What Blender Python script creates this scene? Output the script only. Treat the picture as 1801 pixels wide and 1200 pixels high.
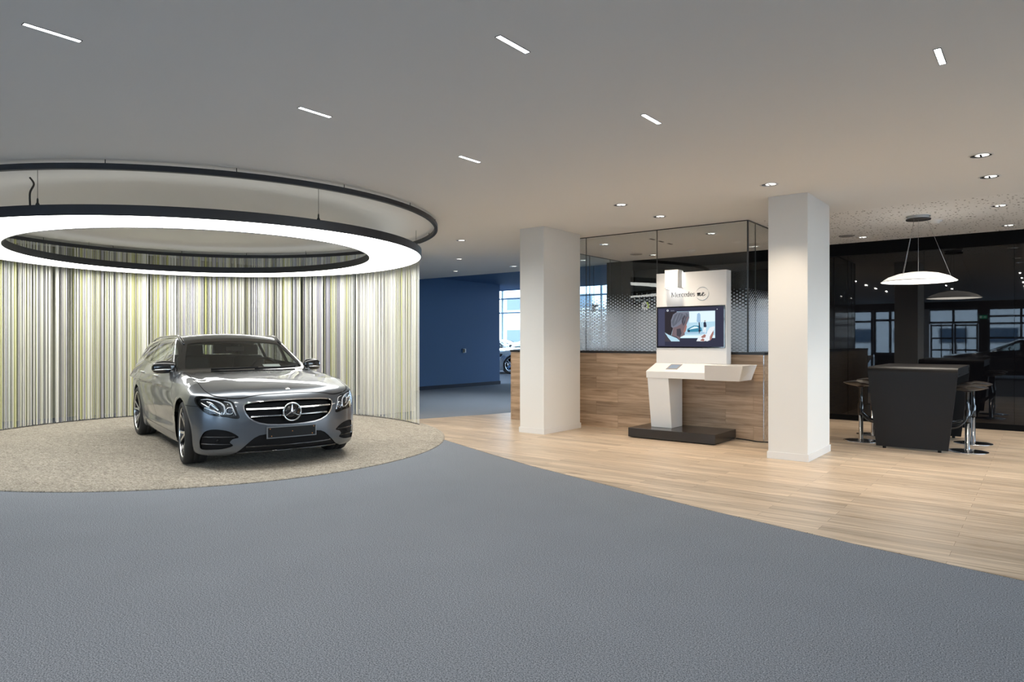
import bpy, bmesh, math, random
import numpy as np
from mathutils import Vector, Matrix
random.seed(7); np.random.seed(7)
# ---------------------------------------------------------------- camera, sky, exposure, large lights
SC = bpy.context.scene
for o in list(bpy.data.objects): bpy.data.objects.remove(o)
YAW = math.radians(38.0); EYE = 1.37
cam = bpy.data.objects.new('camera', bpy.data.cameras.new('camera')); SC.collection.objects.link(cam)
cam.location = (0, 0, EYE); cam.rotation_euler = (math.pi/2, 0, YAW)
cam.data.sensor_width = 36; cam.data.lens = 24.0; cam.data.clip_start = .05; cam.data.clip_end = 400
SC.camera = cam
SC.view_settings.view_transform = 'Standard'; SC.view_settings.look = 'None'
SC.view_settings.exposure = 0.19; SC.view_settings.gamma = 1.0; SC.view_settings.use_curve_mapping = False
SC.cycles.use_denoising = True
SC.cycles.max_bounces = 8; SC.cycles.diffuse_bounces = 5; SC.cycles.glossy_bounces = 5; SC.cycles.transparent_max_bounces = 16
SC.cycles.sample_clamp_indirect = 6; SC.cycles.caustics_reflective = False; SC.cycles.caustics_refractive = False

SKY = (.56, .76, 1.0); SKY_STRENGTH = 10.5
wd = bpy.data.worlds.new('overcast_sky'); SC.world = wd; wd.use_nodes = True
_t = wd.node_tree; _bg = _t.nodes['Background']; _bg.inputs[1].default_value = SKY_STRENGTH
_tc = _t.nodes.new('ShaderNodeTexCoord'); _sx = _t.nodes.new('ShaderNodeSeparateXYZ'); _cr = _t.nodes.new('ShaderNodeValToRGB')
_t.links.new(_tc.outputs['Generated'], _sx.inputs[0]); _t.links.new(_sx.outputs['Z'], _cr.inputs[0]); _t.links.new(_cr.outputs[0], _bg.inputs[0])
_cr.color_ramp.elements[0].color = (.76, .88, 1.0, 1); _cr.color_ramp.elements[1].color = (*SKY, 1); _cr.color_ramp.elements[1].position = .6

CEIL = 3.05
def portal(loc, rot, sx, sy):
    l = bpy.data.lights.new('sky_portal', 'AREA'); l.shape = 'RECTANGLE'; l.size = sx; l.size_y = sy; l.cycles.is_portal = True
    o = bpy.data.objects.new('sky_portal', l); SC.collection.objects.link(o); o.location = loc; o.rotation_euler = rot
portal((-15.0, 28.9, 2.2), (-math.pi/2, 0, 0), 16, 4.4)          # far window wall, light travels towards -y
portal((-3.0, -8.75, 1.5), (math.pi/2, 0, 0), 16, 3.0)           # window wall behind the camera
portal((4.9, 8.9, 1.5), (math.pi/2, 0, math.pi/2), 7.8, 3.0)      # window wall on the right

DOWN = (1.0, .84, .66); DOWN_W = 118.0
RING_S = 7.4; LINE_S = 14.0; PEND_S = 10.0; LINE_W = 10.5; LINE_C = (1.0, .955, .88)
# ---------------------------------------------------------------- helpers
COL = bpy.context.scene.collection

def nt(name):
    m = bpy.data.materials.new(name); m.use_nodes = True
    return m, m.node_tree, m.node_tree.nodes['Principled BSDF']

def mat(name, col, rough=.5, metal=0., spec=.5, coat=0., emit=None, es=0., bump=None, aniso=0.):
    m, t, b = nt(name)
    b.inputs['Base Color'].default_value = (*col, 1)
    b.inputs['Roughness'].default_value = rough
    b.inputs['Metallic'].default_value = metal
    b.inputs['Specular IOR Level'].default_value = spec
    b.inputs['Coat Weight'].default_value = coat
    b.inputs['Coat Roughness'].default_value = .03
    if emit:
        b.inputs['Emission Color'].default_value = (*emit, 1); b.inputs['Emission Strength'].default_value = es
    # a slight procedural variation so that no surface is perfectly even
    tc = t.nodes.new('ShaderNodeTexCoord'); n = t.nodes.new('ShaderNodeTexNoise')
    n.inputs['Scale'].default_value = 14; n.inputs['Detail'].default_value = 3
    t.links.new(tc.outputs['Object'], n.inputs['Vector'])
    mr = t.nodes.new('ShaderNodeMapRange'); mr.inputs['To Min'].default_value = max(0, rough-.03); mr.inputs['To Max'].default_value = rough+.03
    t.links.new(n.outputs['Fac'], mr.inputs['Value']); t.links.new(mr.outputs['Result'], b.inputs['Roughness'])
    if bump:
        n2 = t.nodes.new('ShaderNodeTexNoise'); n2.inputs['Scale'].default_value = bump[0]
        t.links.new(tc.outputs['Object'], n2.inputs['Vector'])
        bp = t.nodes.new('ShaderNodeBump'); bp.inputs['Strength'].default_value = bump[1]; bp.inputs['Distance'].default_value = .01
        t.links.new(n2.outputs['Fac'], bp.inputs['Height']); t.links.new(bp.outputs['Normal'], b.inputs['Normal'])
    return m

def emis(name, col, s):
    m = bpy.data.materials.new(name); m.use_nodes = True; t = m.node_tree; t.nodes.clear()
    e = t.nodes.new('ShaderNodeEmission'); e.inputs[0].default_value = (*col, 1); e.inputs[1].default_value = s
    o = t.nodes.new('ShaderNodeOutputMaterial'); t.links.new(e.outputs[0], o.inputs[0]); return m

def glass(name, tint=(1, 1, 1), refl=1.0, rough=0.0, ior=1.5):
    """thin pane: clear transmission with a Fresnel reflection on top"""
    m = bpy.data.materials.new(name); m.use_nodes = True; t = m.node_tree; t.nodes.clear()
    tr = t.nodes.new('ShaderNodeBsdfTransparent'); tr.inputs[0].default_value = (*tint, 1)
    g = t.nodes.new('ShaderNodeBsdfGlossy'); g.inputs['Roughness'].default_value = rough; g.inputs[0].default_value = (1, 1, 1, 1)
    f = t.nodes.new('ShaderNodeFresnel'); f.inputs[0].default_value = ior; two_sided_ior(t, f, ior)
    mu = t.nodes.new('ShaderNodeMath'); mu.operation = 'MULTIPLY'; mu.inputs[1].default_value = refl
    mx = t.nodes.new('ShaderNodeMixShader'); o = t.nodes.new('ShaderNodeOutputMaterial')
    t.links.new(f.outputs[0], mu.inputs[0]); t.links.new(mu.outputs[0], mx.inputs[0])
    t.links.new(tr.outputs[0], mx.inputs[1]); t.links.new(g.outputs[0], mx.inputs[2]); t.links.new(mx.outputs[0], o.inputs[0])
    return m

def two_sided_ior(t, fres, ior):
    """the pane is a thin slab: keep the same Fresnel reflection when a ray leaves through its back"""
    g = t.nodes.new('ShaderNodeNewGeometry'); r = t.nodes.new('ShaderNodeMapRange')
    r.inputs['To Min'].default_value = ior; r.inputs['To Max'].default_value = 1/ior
    t.links.new(g.outputs['Backfacing'], r.inputs['Value']); t.links.new(r.outputs[0], fres.inputs[0])

class MB:
    """collects shapes, then links them as ONE mesh object"""
    def __init__(s): s.v = []; s.f = []; s.m = []; s.sm = []
    def add(s, V, F, mi=0, smooth=False):
        o = len(s.v); s.v += [tuple(map(float, p)) for p in V]; s.f += [tuple(int(i)+o for i in f) for f in F]
        s.m += [mi]*len(F); s.sm += [smooth]*len(F); return s
    def box(s, a, b, mi=0):
        x0, y0, z0 = a; x1, y1, z1 = b
        V = [(x0, y0, z0), (x1, y0, z0), (x1, y1, z0), (x0, y1, z0), (x0, y0, z1), (x1, y0, z1), (x1, y1, z1), (x0, y1, z1)]
        F = [(3, 2, 1, 0), (4, 5, 6, 7), (0, 1, 5, 4), (1, 2, 6, 5), (2, 3, 7, 6), (3, 0, 4, 7)]
        return s.add(V, F, mi)
    def hexa(s, V, mi=0):
        return s.add(V, [(3, 2, 1, 0), (4, 5, 6, 7), (0, 1, 5, 4), (1, 2, 6, 5), (2, 3, 7, 6), (3, 0, 4, 7)], mi)
    def prism(s, poly, a0, a1, axis=2, mi=0, smooth=False):
        """2D polygon extruded along an axis (0: poly is y,z; 1: x,z; 2: x,y)"""
        n = len(poly)
        def P(p, a): return (a, p[0], p[1]) if axis == 0 else ((p[0], a, p[1]) if axis == 1 else (p[0], p[1], a))
        V = [P(p, a0) for p in poly]+[P(p, a1) for p in poly]
        s.add(V, [tuple(range(n))[::-1], tuple(range(n, 2*n))], mi)
        return s.add(V, [(i, (i+1) % n, (i+1) % n+n, i+n) for i in range(n)], mi, smooth)
    def lathe(s, prof, n=48, c=(0, 0, 0), mi=0, axis=2, smooth=True, closed=False):
        """profile of (radius, height) spun round an axis"""
        V = []
        for r, h in prof:
            for i in range(n):
                a = 2*math.pi*i/n; p = (r*math.cos(a), r*math.sin(a), h)
                if axis == 1: p = (p[0], p[2], p[1])
                if axis == 0: p = (p[2], p[0], p[1])
                V.append((p[0]+c[0], p[1]+c[1], p[2]+c[2]))
        F = []; m = len(prof)
        for j in range(m if closed else m-1):
            k = (j+1) % m
            for i in range(n):
                F.append((j*n+i, j*n+(i+1) % n, k*n+(i+1) % n, k*n+i))
        return s.add(V, F, mi, smooth)
    def tube(s, pts, r, n=8, mi=0, closed=False):
        pts = [Vector(p) for p in pts]; m = len(pts); V = []; F = []
        rr = r if hasattr(r, '__len__') else [r]*m
        up = Vector((0, 0, 1)); prev = None
        for i, p in enumerate(pts):
            if closed: d = pts[(i+1) % m]-pts[i-1]
            else: d = pts[min(i+1, m-1)]-pts[max(i-1, 0)]
            d.normalize()
            if prev is None: a = d.orthogonal().normalized() if abs(d.dot(up)) > .95 else d.cross(up).normalized()
            else: a = (prev-d*prev.dot(d)).normalized()
            prev = a; b = d.cross(a)
            for k in range(n):
                t = 2*math.pi*k/n; V.append(p+(a*math.cos(t)+b*math.sin(t))*rr[i])
        for i in range(m if closed else m-1):
            j = (i+1) % m
            for k in range(n): F.append((i*n+k, i*n+(k+1) % n, j*n+(k+1) % n, j*n+k))
        if not closed: F += [tuple(range(n))[::-1], tuple(range((m-1)*n, m*n))]
        return s.add(V, F, mi, True)
    def build(s, name, mats, parent=None, loc=None, bevel=0, seg=2, rotz=0, fix=True, wn=False):
        me = bpy.data.meshes.new(name); me.from_pydata(s.v, [], s.f)
        for m in (mats if isinstance(mats, (list, tuple)) else [mats]): me.materials.append(m)
        me.polygons.foreach_set('material_index', s.m); me.polygons.foreach_set('use_smooth', s.sm)
        if fix:
            bm = bmesh.new(); bm.from_mesh(me); bmesh.ops.recalc_face_normals(bm, faces=bm.faces); bm.to_mesh(me); bm.free()
        me.update()
        o = bpy.data.objects.new(name, me); COL.objects.link(o)
        if parent: o.parent = parent
        if loc: o.location = loc
        if rotz: o.rotation_euler.z = rotz
        if bevel:
            b = o.modifiers.new('bevel', 'BEVEL'); b.width = bevel; b.segments = seg; b.limit_method = 'ANGLE'; b.angle_limit = .6
            b.harden_normals = False
        return o

def tag(o, label, cat=None, group=None, kind=None):
    if label: o['label'] = label
    if cat: o['category'] = cat
    if group: o['group'] = group
    if kind: o['kind'] = kind
    return o

def thing(name, loc, label, cat, group=None, rotz=0):
    o = bpy.data.objects.new(name, None); COL.objects.link(o); o.location = loc; o.rotation_euler.z = rotz
    o.empty_display_size = .1
    return tag(o, label, cat, group)

def structure(o): o['kind'] = 'structure'; return o

def copy_tree(o, parent=None):
    c = o.copy(); COL.objects.link(c)
    if parent: c.parent = parent
    for ch in list(o.children): copy_tree(ch, c)
    return c

def catmull(P, n=6, closed=True):
    P = np.array(P, float); m = len(P); out = []
    for i in range(m if closed else m-1):
        p0, p1, p2, p3 = (P[(i-1) % m], P[i], P[(i+1) % m], P[(i+2) % m]) if closed else (P[max(i-1, 0)], P[i], P[i+1], P[min(i+2, m-1)])
        for k in range(n):
            t = k/n
            out.append(.5*((2*p1)+(-p0+p2)*t+(2*p0-5*p1+4*p2-p3)*t*t+(-p0+3*p1-3*p2+p3)*t**3))
    if not closed: out.append(P[-1])
    return np.array(out)

def sdf_poly(Q, poly):
    """signed distance (negative inside) of points Q (n,2) to a polygon"""
    d = np.full(len(Q), 1e9); ins = np.zeros(len(Q), bool); n = len(poly)
    for i in range(n):
        a = poly[i]; b = poly[(i+1) % n]; e = b-a; w = Q-a
        t = np.clip((w@e)/max(e@e, 1e-12), 0, 1); d = np.minimum(d, ((w-t[:, None]*e)**2).sum(1))
        c = ((a[1] <= Q[:, 1]) & (b[1] > Q[:, 1])) | ((b[1] <= Q[:, 1]) & (a[1] > Q[:, 1]))
        if abs(e[1]) > 1e-12:
            xi = a[0]+(Q[:, 1]-a[1])/e[1]*e[0]; ins ^= c & (Q[:, 0] < xi)
    d = np.sqrt(d); return np.where(ins, -d, d)
# ---------------------------------------------------------------- car body as a smooth field
def sp(xs, ys):
    xs = np.array(xs, float); ys = np.array(ys, float)
    h = np.diff(xs); d = np.diff(ys)/h
    m = np.zeros(len(xs)); m[0] = d[0]; m[-1] = d[-1]
    for i in range(1, len(xs)-1):
        m[i] = 0 if d[i-1]*d[i] <= 0 else 2*d[i-1]*d[i]/(d[i-1]+d[i])
    def f(x):
        x = np.clip(x, xs[0], xs[-1]); i = np.clip(np.searchsorted(xs, x)-1, 0, len(h)-1)
        t = (x-xs[i])/h[i]; t2 = t*t; t3 = t2*t
        return (2*t3-3*t2+1)*ys[i]+(t3-2*t2+t)*h[i]*m[i]+(-2*t3+3*t2)*ys[i+1]+(t3-t2)*h[i]*m[i+1]
    return f

def smax(a, b, k):
    h = np.clip(0.5+0.5*(a-b)/k, 0, 1); return b+(a-b)*h+k*h*(1-h)
def smin(a, b, k): return -smax(-a, -b, k)

c_hood = sp([-4.3, -3.9, -3.4, -1.2, -.62, -.3, 0, .3, .5, .62, .72, .80, .9], [.90, .945, .99, 1.0, .985, .965, .94, .905, .875, .85, .82, .78, .70])
c_prof = sp([.10, .16, .22, .30, .42, .55, .66, .76, .85, .92, .99, 1.08], [.82, .86, .882, .895, .905, .919, .926, .922, .905, .880, .842, .79])
c_plan = sp([-4.2, -3.9, -3.5, -2.9, -1.5, -.2, .2, .5, .75, .95], [.11, .085, .045, .012, .0, .0, .004, .022, .06, .12])
c_front = sp([0, .2, .4, .55, .68, .78, .86, .93, 1.0], [.842, .833, .80, .750, .682, .597, .495, .36, .12])
c_fz = sp([.12, .2, .3, .45, .58, .66, .74, .82, .9, 1.0], [-.09, -.015, .0, .004, -.002, -.016, -.045, -.09, -.16, -.28])
c_rear = sp([0, .4, .7, .85, .95], [0, .02, .09, .2, .42])
c_rz = sp([.15, .3, .5, .62, .75, .95, 1.1], [.08, .02, 0, .01, .05, .075, .10])
c_roof = sp([-4.1, -3.9, -3.6, -3.2, -2.6, -2.0, -1.7, -1.4, -1.1, -.7], [1.31, 1.335, 1.37, 1.405, 1.437, 1.447, 1.442, 1.42, 1.37, 1.27])

WHEEL_X = (0.0, -2.939)
def car_F(P):
    x, y, z = P[..., 0], np.abs(P[..., 1]), P[..., 2]
    # bonnet and shoulders
    ht = c_hood(x) - .035*(y/.8)**2
    ht = ht + .006*np.exp(-((y-.50)/.10)**2)*np.clip((.7-x)/.5, 0, 1)*np.clip((x+.9)/.4, 0, 1)     # power dome edge
    ht = ht - .003*np.exp(-((y-.68)/.05)**2)*np.clip((.6-x)/.4, 0, 1)*np.clip((x+.9)/.4, 0, 1)
    ht = ht - .10*np.clip(y/.85, 0, 1.3)**5*np.clip((x-.15)/.5, 0, 1)+.02*np.clip(y/.85, 0, 1.1)**3*np.clip((.0-x)/.4, 0, 1)
    top = (z-ht)*.95
    ys = c_prof(z)-c_plan(x)
    ys = ys - .09*np.clip((z-.80)/.2, 0, 1)*np.clip((-3.2-x)/.8, 0, 1)
    mid = np.clip((x+2.6)/.3, 0, 1)*np.clip((-.35-x)/.3, 0, 1)
    ys = ys - .020*mid*np.exp(-((z-.40-.03*(x+1.5))/.10)**2)
    ys = ys + .007*np.exp(-((z-(.845+.018*(x+1.5)))/.022)**2)*np.clip((.1-x)/.5, 0, 1)*np.clip((x+3.6)/.5, 0, 1)
    for wx in WHEEL_X:
        r = np.sqrt((x-wx)**2+(z-.345)**2)
        ys = ys + .012*np.exp(-((r-.385)/.05)**2)
    side = y-ys
    xf = c_front(y)+c_fz(z)
    g1 = np.clip(1-(np.abs(y)/.46)**4, 0, 1)*np.exp(-((z-.70)/.11)**2)
    xf = xf + .022*g1                                                    # the grille stands proud
    fr = (x-xf)*.9
    rr = (-4.09+c_rear(y)+c_rz(z)-x)*.9
    zb = .165-.02*np.clip((x-.3)/.1, 0, 1)+.03*np.clip(1-y/.5, 0, 1)*np.clip((x-.5)/.3, 0, 1)
    F = smax(top, side, .13)
    F = smax(F, fr, .07)
    F = smax(F, rr, .10)
    F = smax(F, zb-z, .03)
    # cabin
    zr = c_roof(x)-.045*(y/.6)**2
    xw = -.60-(z-.98)*2.02-.17*(y/.7)**2-.35*np.clip(z-1.25, 0, 1)**2
    yg = .868-(z-.96)*.49-.07*np.clip((-3.0-x), 0, 2)-.02*np.clip((x+1.5), 0, 1)
    xr = -4.03+(z-1.0)*.80+.12*(y/.65)**2
    G = smax((z-zr), (x-xw)*.45, .06)
    G = smax(G, (y-yg)*.9, .07)
    G = smax(G, (xr-x)*.78, .06)
    G = smax(G, .8-z, .02)
    return smin(F, G, .035)

def car_grad(P, e=1e-3):
    g = np.empty_like(P)
    for k in range(3):
        d = np.zeros(3); d[k] = e
        g[..., k] = (car_F(P+d)-car_F(P-d))/(2*e)
    return g

def car_project(P, n=4):
    for _ in range(n):
        g = car_grad(P); f = car_F(P)
        P = P-g*(f/np.maximum((g*g).sum(-1), .05))[..., None]
    return P
CARM = dict(
    paint=mat('selenite_grey_paint', (.122, .137, .158), .33, metal=.80, coat=1.0),
    black=mat('matt_black_plastic', (.010, .010, .011), .55, spec=.25),
    gloss=mat('gloss_black', (.008, .008, .009), .10, coat=.6),
    lining=mat('dark_cabin_lining', (.03, .03, .032), .85),
    mesh=mat('black_grille_mesh', (.006, .006, .007), .6, spec=.15),
    chrome=mat('chrome', (.80, .81, .82), .10, metal=1),
    satin=mat('satin_metal', (.55, .56, .57), .25, metal=1),
    polish=mat('polished_alloy', (.85, .85, .86), .16, metal=1),
    wheelblack=mat('black_alloy', (.02, .02, .022), .22, coat=.5),
    rubber=mat('tyre_rubber', (.018, .018, .018), .75),
    red=mat('tail_lamp_red', (.35, .01, .01), .15, coat=1),
    housing=mat('lamp_housing', (.03, .03, .033), .25),
    drl=mat('light_strip_white', (.85, .87, .9), .15, metal=.3),
    lensdark=mat('projector_lens', (.05, .06, .08), .05, coat=1),
    plateframe=mat('plate_frame_grey', (.16, .17, .18), .4),
    orange=mat('orange_screw', (.8, .3, .05), .5),
    dash=mat('dashboard_leather', (.03, .036, .038), .55),
    seat=mat('seat_leather', (.02, .02, .021), .55),
    paper=mat('price_card_paper', (.8, .82, .82), .6),
    carglass=glass('car_glass', (.62, .66, .65), 1.0),
    lens=glass('headlamp_lens', (.96, .97, .98), .9),
)
# ---------------------------------------------------------------- the estate car
def car_surface(h=.022):
    lo = np.array([-4.25, -1.03, .06]); hi = np.array([1.0, 1.03, 1.56])
    n = np.ceil((hi-lo)/h).astype(int)+1
    ax = [lo[k]+np.arange(n[k])*h for k in range(3)]
    G = np.stack(np.meshgrid(*ax, indexing='ij'), -1)
    F = np.concatenate([car_F(G[i:i+24]) for i in range(0, n[0], 24)], 0)
    S = F < 0
    cell = np.zeros(tuple(n-1), bool)
    base = S[:-1, :-1, :-1]
    for dx in (0, 1):
        for dy in (0, 1):
            for dz in (0, 1):
                cell |= S[dx:n[0]-1+dx, dy:n[1]-1+dy, dz:n[2]-1+dz] != base
    idx = -np.ones(cell.shape, int); C = np.argwhere(cell); idx[cell] = np.arange(len(C))
    V = lo+(C+.5)*h
    V = car_project(V, 6)
    Q = []
    for a in range(3):
        b, c = (a+1) % 3, (a+2) % 3
        s0 = [slice(None)]*3; s1 = [slice(None)]*3; s0[a] = slice(0, -1); s1[a] = slice(1, None)
        E = np.argwhere(S[tuple(s0)] != S[tuple(s1)])
        E = E[(E[:, b] > 0) & (E[:, c] > 0) & (E[:, b] < n[b]-1) & (E[:, c] < n[c]-1)]
        q = []
        for ob, oc in ((-1, -1), (0, -1), (0, 0), (-1, 0)):
            K = E.copy(); K[:, b] += ob; K[:, c] += oc; q.append(idx[K[:, 0], K[:, 1], K[:, 2]])
        q = np.stack(q, 1); ins = S[E[:, 0], E[:, 1], E[:, 2]]
        q[~ins] = q[~ins][:, ::-1]; Q.append(q)
    Q = np.concatenate(Q); Q = Q[(Q >= 0).all(1)]
    T = np.concatenate([Q[:, [0, 1, 2]], Q[:, [0, 2, 3]]])
    return V, T

def subdivide(V, T, mask):
    A = T[mask]; R = T[~mask]; base = len(V)
    E = np.sort(np.concatenate([A[:, [0, 1]], A[:, [1, 2]], A[:, [2, 0]]]), 1)
    U, inv = np.unique(E, axis=0, return_inverse=True); inv = inv.reshape(-1)
    M = car_project((V[U[:, 0]]+V[U[:, 1]])/2, 2); V = np.concatenate([V, M]); k = len(A)
    m01, m12, m20 = inv[:k]+base, inv[k:2*k]+base, inv[2*k:]+base
    N = np.concatenate([np.stack(q, 1) for q in ((A[:, 0], m01, m20), (m01, A[:, 1], m12), (m20, m12, A[:, 2]), (m01, m12, m20))])
    return V, np.concatenate([R, N])

def cut(V, T, L, gv, sel):
    """split the selected triangles along gv = 0"""
    gv = np.where(np.abs(gv) < 1e-6, 1e-6, gv); s = gv > 0
    t = s[T]; cr = sel & (t.any(1) & ~t.all(1))
    if not cr.any(): return V, T, L, gv
    A = T[cr]; LA = L[cr]; sa = s[A]
    odd = np.where(sa.sum(1) == 1, np.argmax(sa, 1), np.argmin(sa, 1))      # the corner that is alone on its side
    r = np.arange(len(A)); a = A[r, odd]; b = A[r, (odd+1) % 3]; c = A[r, (odd+2) % 3]
    E = np.sort(np.concatenate([np.stack([a, b], 1), np.stack([a, c], 1)]), 1)
    U, inv = np.unique(E, axis=0, return_inverse=True); inv = inv.reshape(-1)
    w = gv[U[:, 0]]/(gv[U[:, 0]]-gv[U[:, 1]])
    M = V[U[:, 0]]*(1-w[:, None])+V[U[:, 1]]*w[:, None]; M = car_project(M, 2)
    base = len(V); V = np.concatenate([V, M]); gv = np.concatenate([gv, np.zeros(len(M))])
    ab = inv[:len(A)]+base; ac = inv[len(A):]+base
    N = np.concatenate([np.stack([a, ab, ac], 1), np.stack([ab, b, c], 1), np.stack([ab, c, ac], 1)])
    return V, np.concatenate([T[~cr], N]), np.concatenate([L[~cr], LA, LA, LA]), gv

HEAD = catmull([(.866, .750), (.822, .765), (.729, .748), (.635, .731), (.578, .705), (.557, .666), (.543, .607), (.523, .548), (.562, .539), (.644, .558), (.754, .574), (.812, .605), (.852, .652), (.874, .705)], 4)
GRILLE = np.array([(0, .708), (.10, .708), (.22, .706), (.34, .700), (.43, .690), (.462, .680), (.474, .664), (.471, .63), (.458, .59), (.43, .548), (.39, .514), (.33, .487), (.25, .469), (.14, .460), (0, .457)])
GRILLE = np.concatenate([GRILLE, GRILLE[::-1]*[-1, 1]])
SIDEIN = catmull([(.846, .255), (.846, .32), (.822, .390), (.784, .420), (.724, .428), (.64, .415), (.575, .385), (.526, .342), (.579, .326), (.607, .291), (.577, .258), (.642, .229), (.74, .217), (.83, .215)], 3)
LOWIN = np.array([(0, .362), (.268, .362), (.333, .354), (.385, .328), (.43, .29), (.48, .24), (.54, .185), (.60, .158), (.64, .10), (0, .05)])
LOWIN = np.concatenate([LOWIN, LOWIN[::-1]*[-1, 1]])
WIND = np.array([(0, 1.372), (.25, 1.366), (.46, 1.352), (.575, 1.335), (.605, 1.315), (.66, 1.21), (.715, 1.09), (.748, .995), (.70, .975), (.40, .985), (0, .992)])
WIND = np.concatenate([WIND, WIND[::-1]*[-1, 1]])
REARW = np.array([(0, 1.30), (.40, 1.29), (.55, 1.265), (.60, 1.20), (.63, 1.08), (.60, 1.04), (0, 1.03)])
REARW = np.concatenate([REARW, REARW[::-1]*[-1, 1]])
DLO = catmull([(-.83, .985), (-1.6, 1.022), (-2.4, 1.048), (-3.1, 1.078), (-3.50, 1.105), (-3.56, 1.125), (-3.40, 1.20), (-3.1, 1.282), (-2.7, 1.345), (-2.2, 1.375), (-1.80, 1.370), (-1.5, 1.33), (-1.2, 1.205), (-.95, 1.07)], 5)
HOOD = np.concatenate([catmull([(.768, 0), (.766, .16), (.755, .32), (.735, .45), (.705, .545), (.655, .635), (.58, .72), (.49, .768), (.35, .787), (.0, .785), (-.45, .768), (-.74, .75)], 5, False), [(-.78, .3), (-.78, 0)]])
HOOD = np.concatenate([HOOD, HOOD[::-1]*[1, -1]])
DOORF = np.array([(-.50, .28), (-.46, .45), (-.50, .70), (-.60, .90), (-.72, 1.0), (-.70, 1.2), (-1.70, 1.2), (-1.70, .28)])
DOORR = np.array([(-1.70, .28), (-1.70, 1.2), (-2.66, 1.2), (-2.66, .98), (-2.62, .85), (-2.50, .68), (-2.44, .50), (-2.43, .28)])
FCAP = np.array([(-2.98, .66), (-2.98, .80), (-3.14, .80), (-3.14, .66)])
TAIL = np.array([(.42, .82), (.60, .90), (.80, .95), (.95, .95), (.95, .84), (.70, .78), (.50, .76)])
PANES = [(-.70, -1.66), (-1.735, -2.56), (-2.63, -3.62)]

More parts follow.
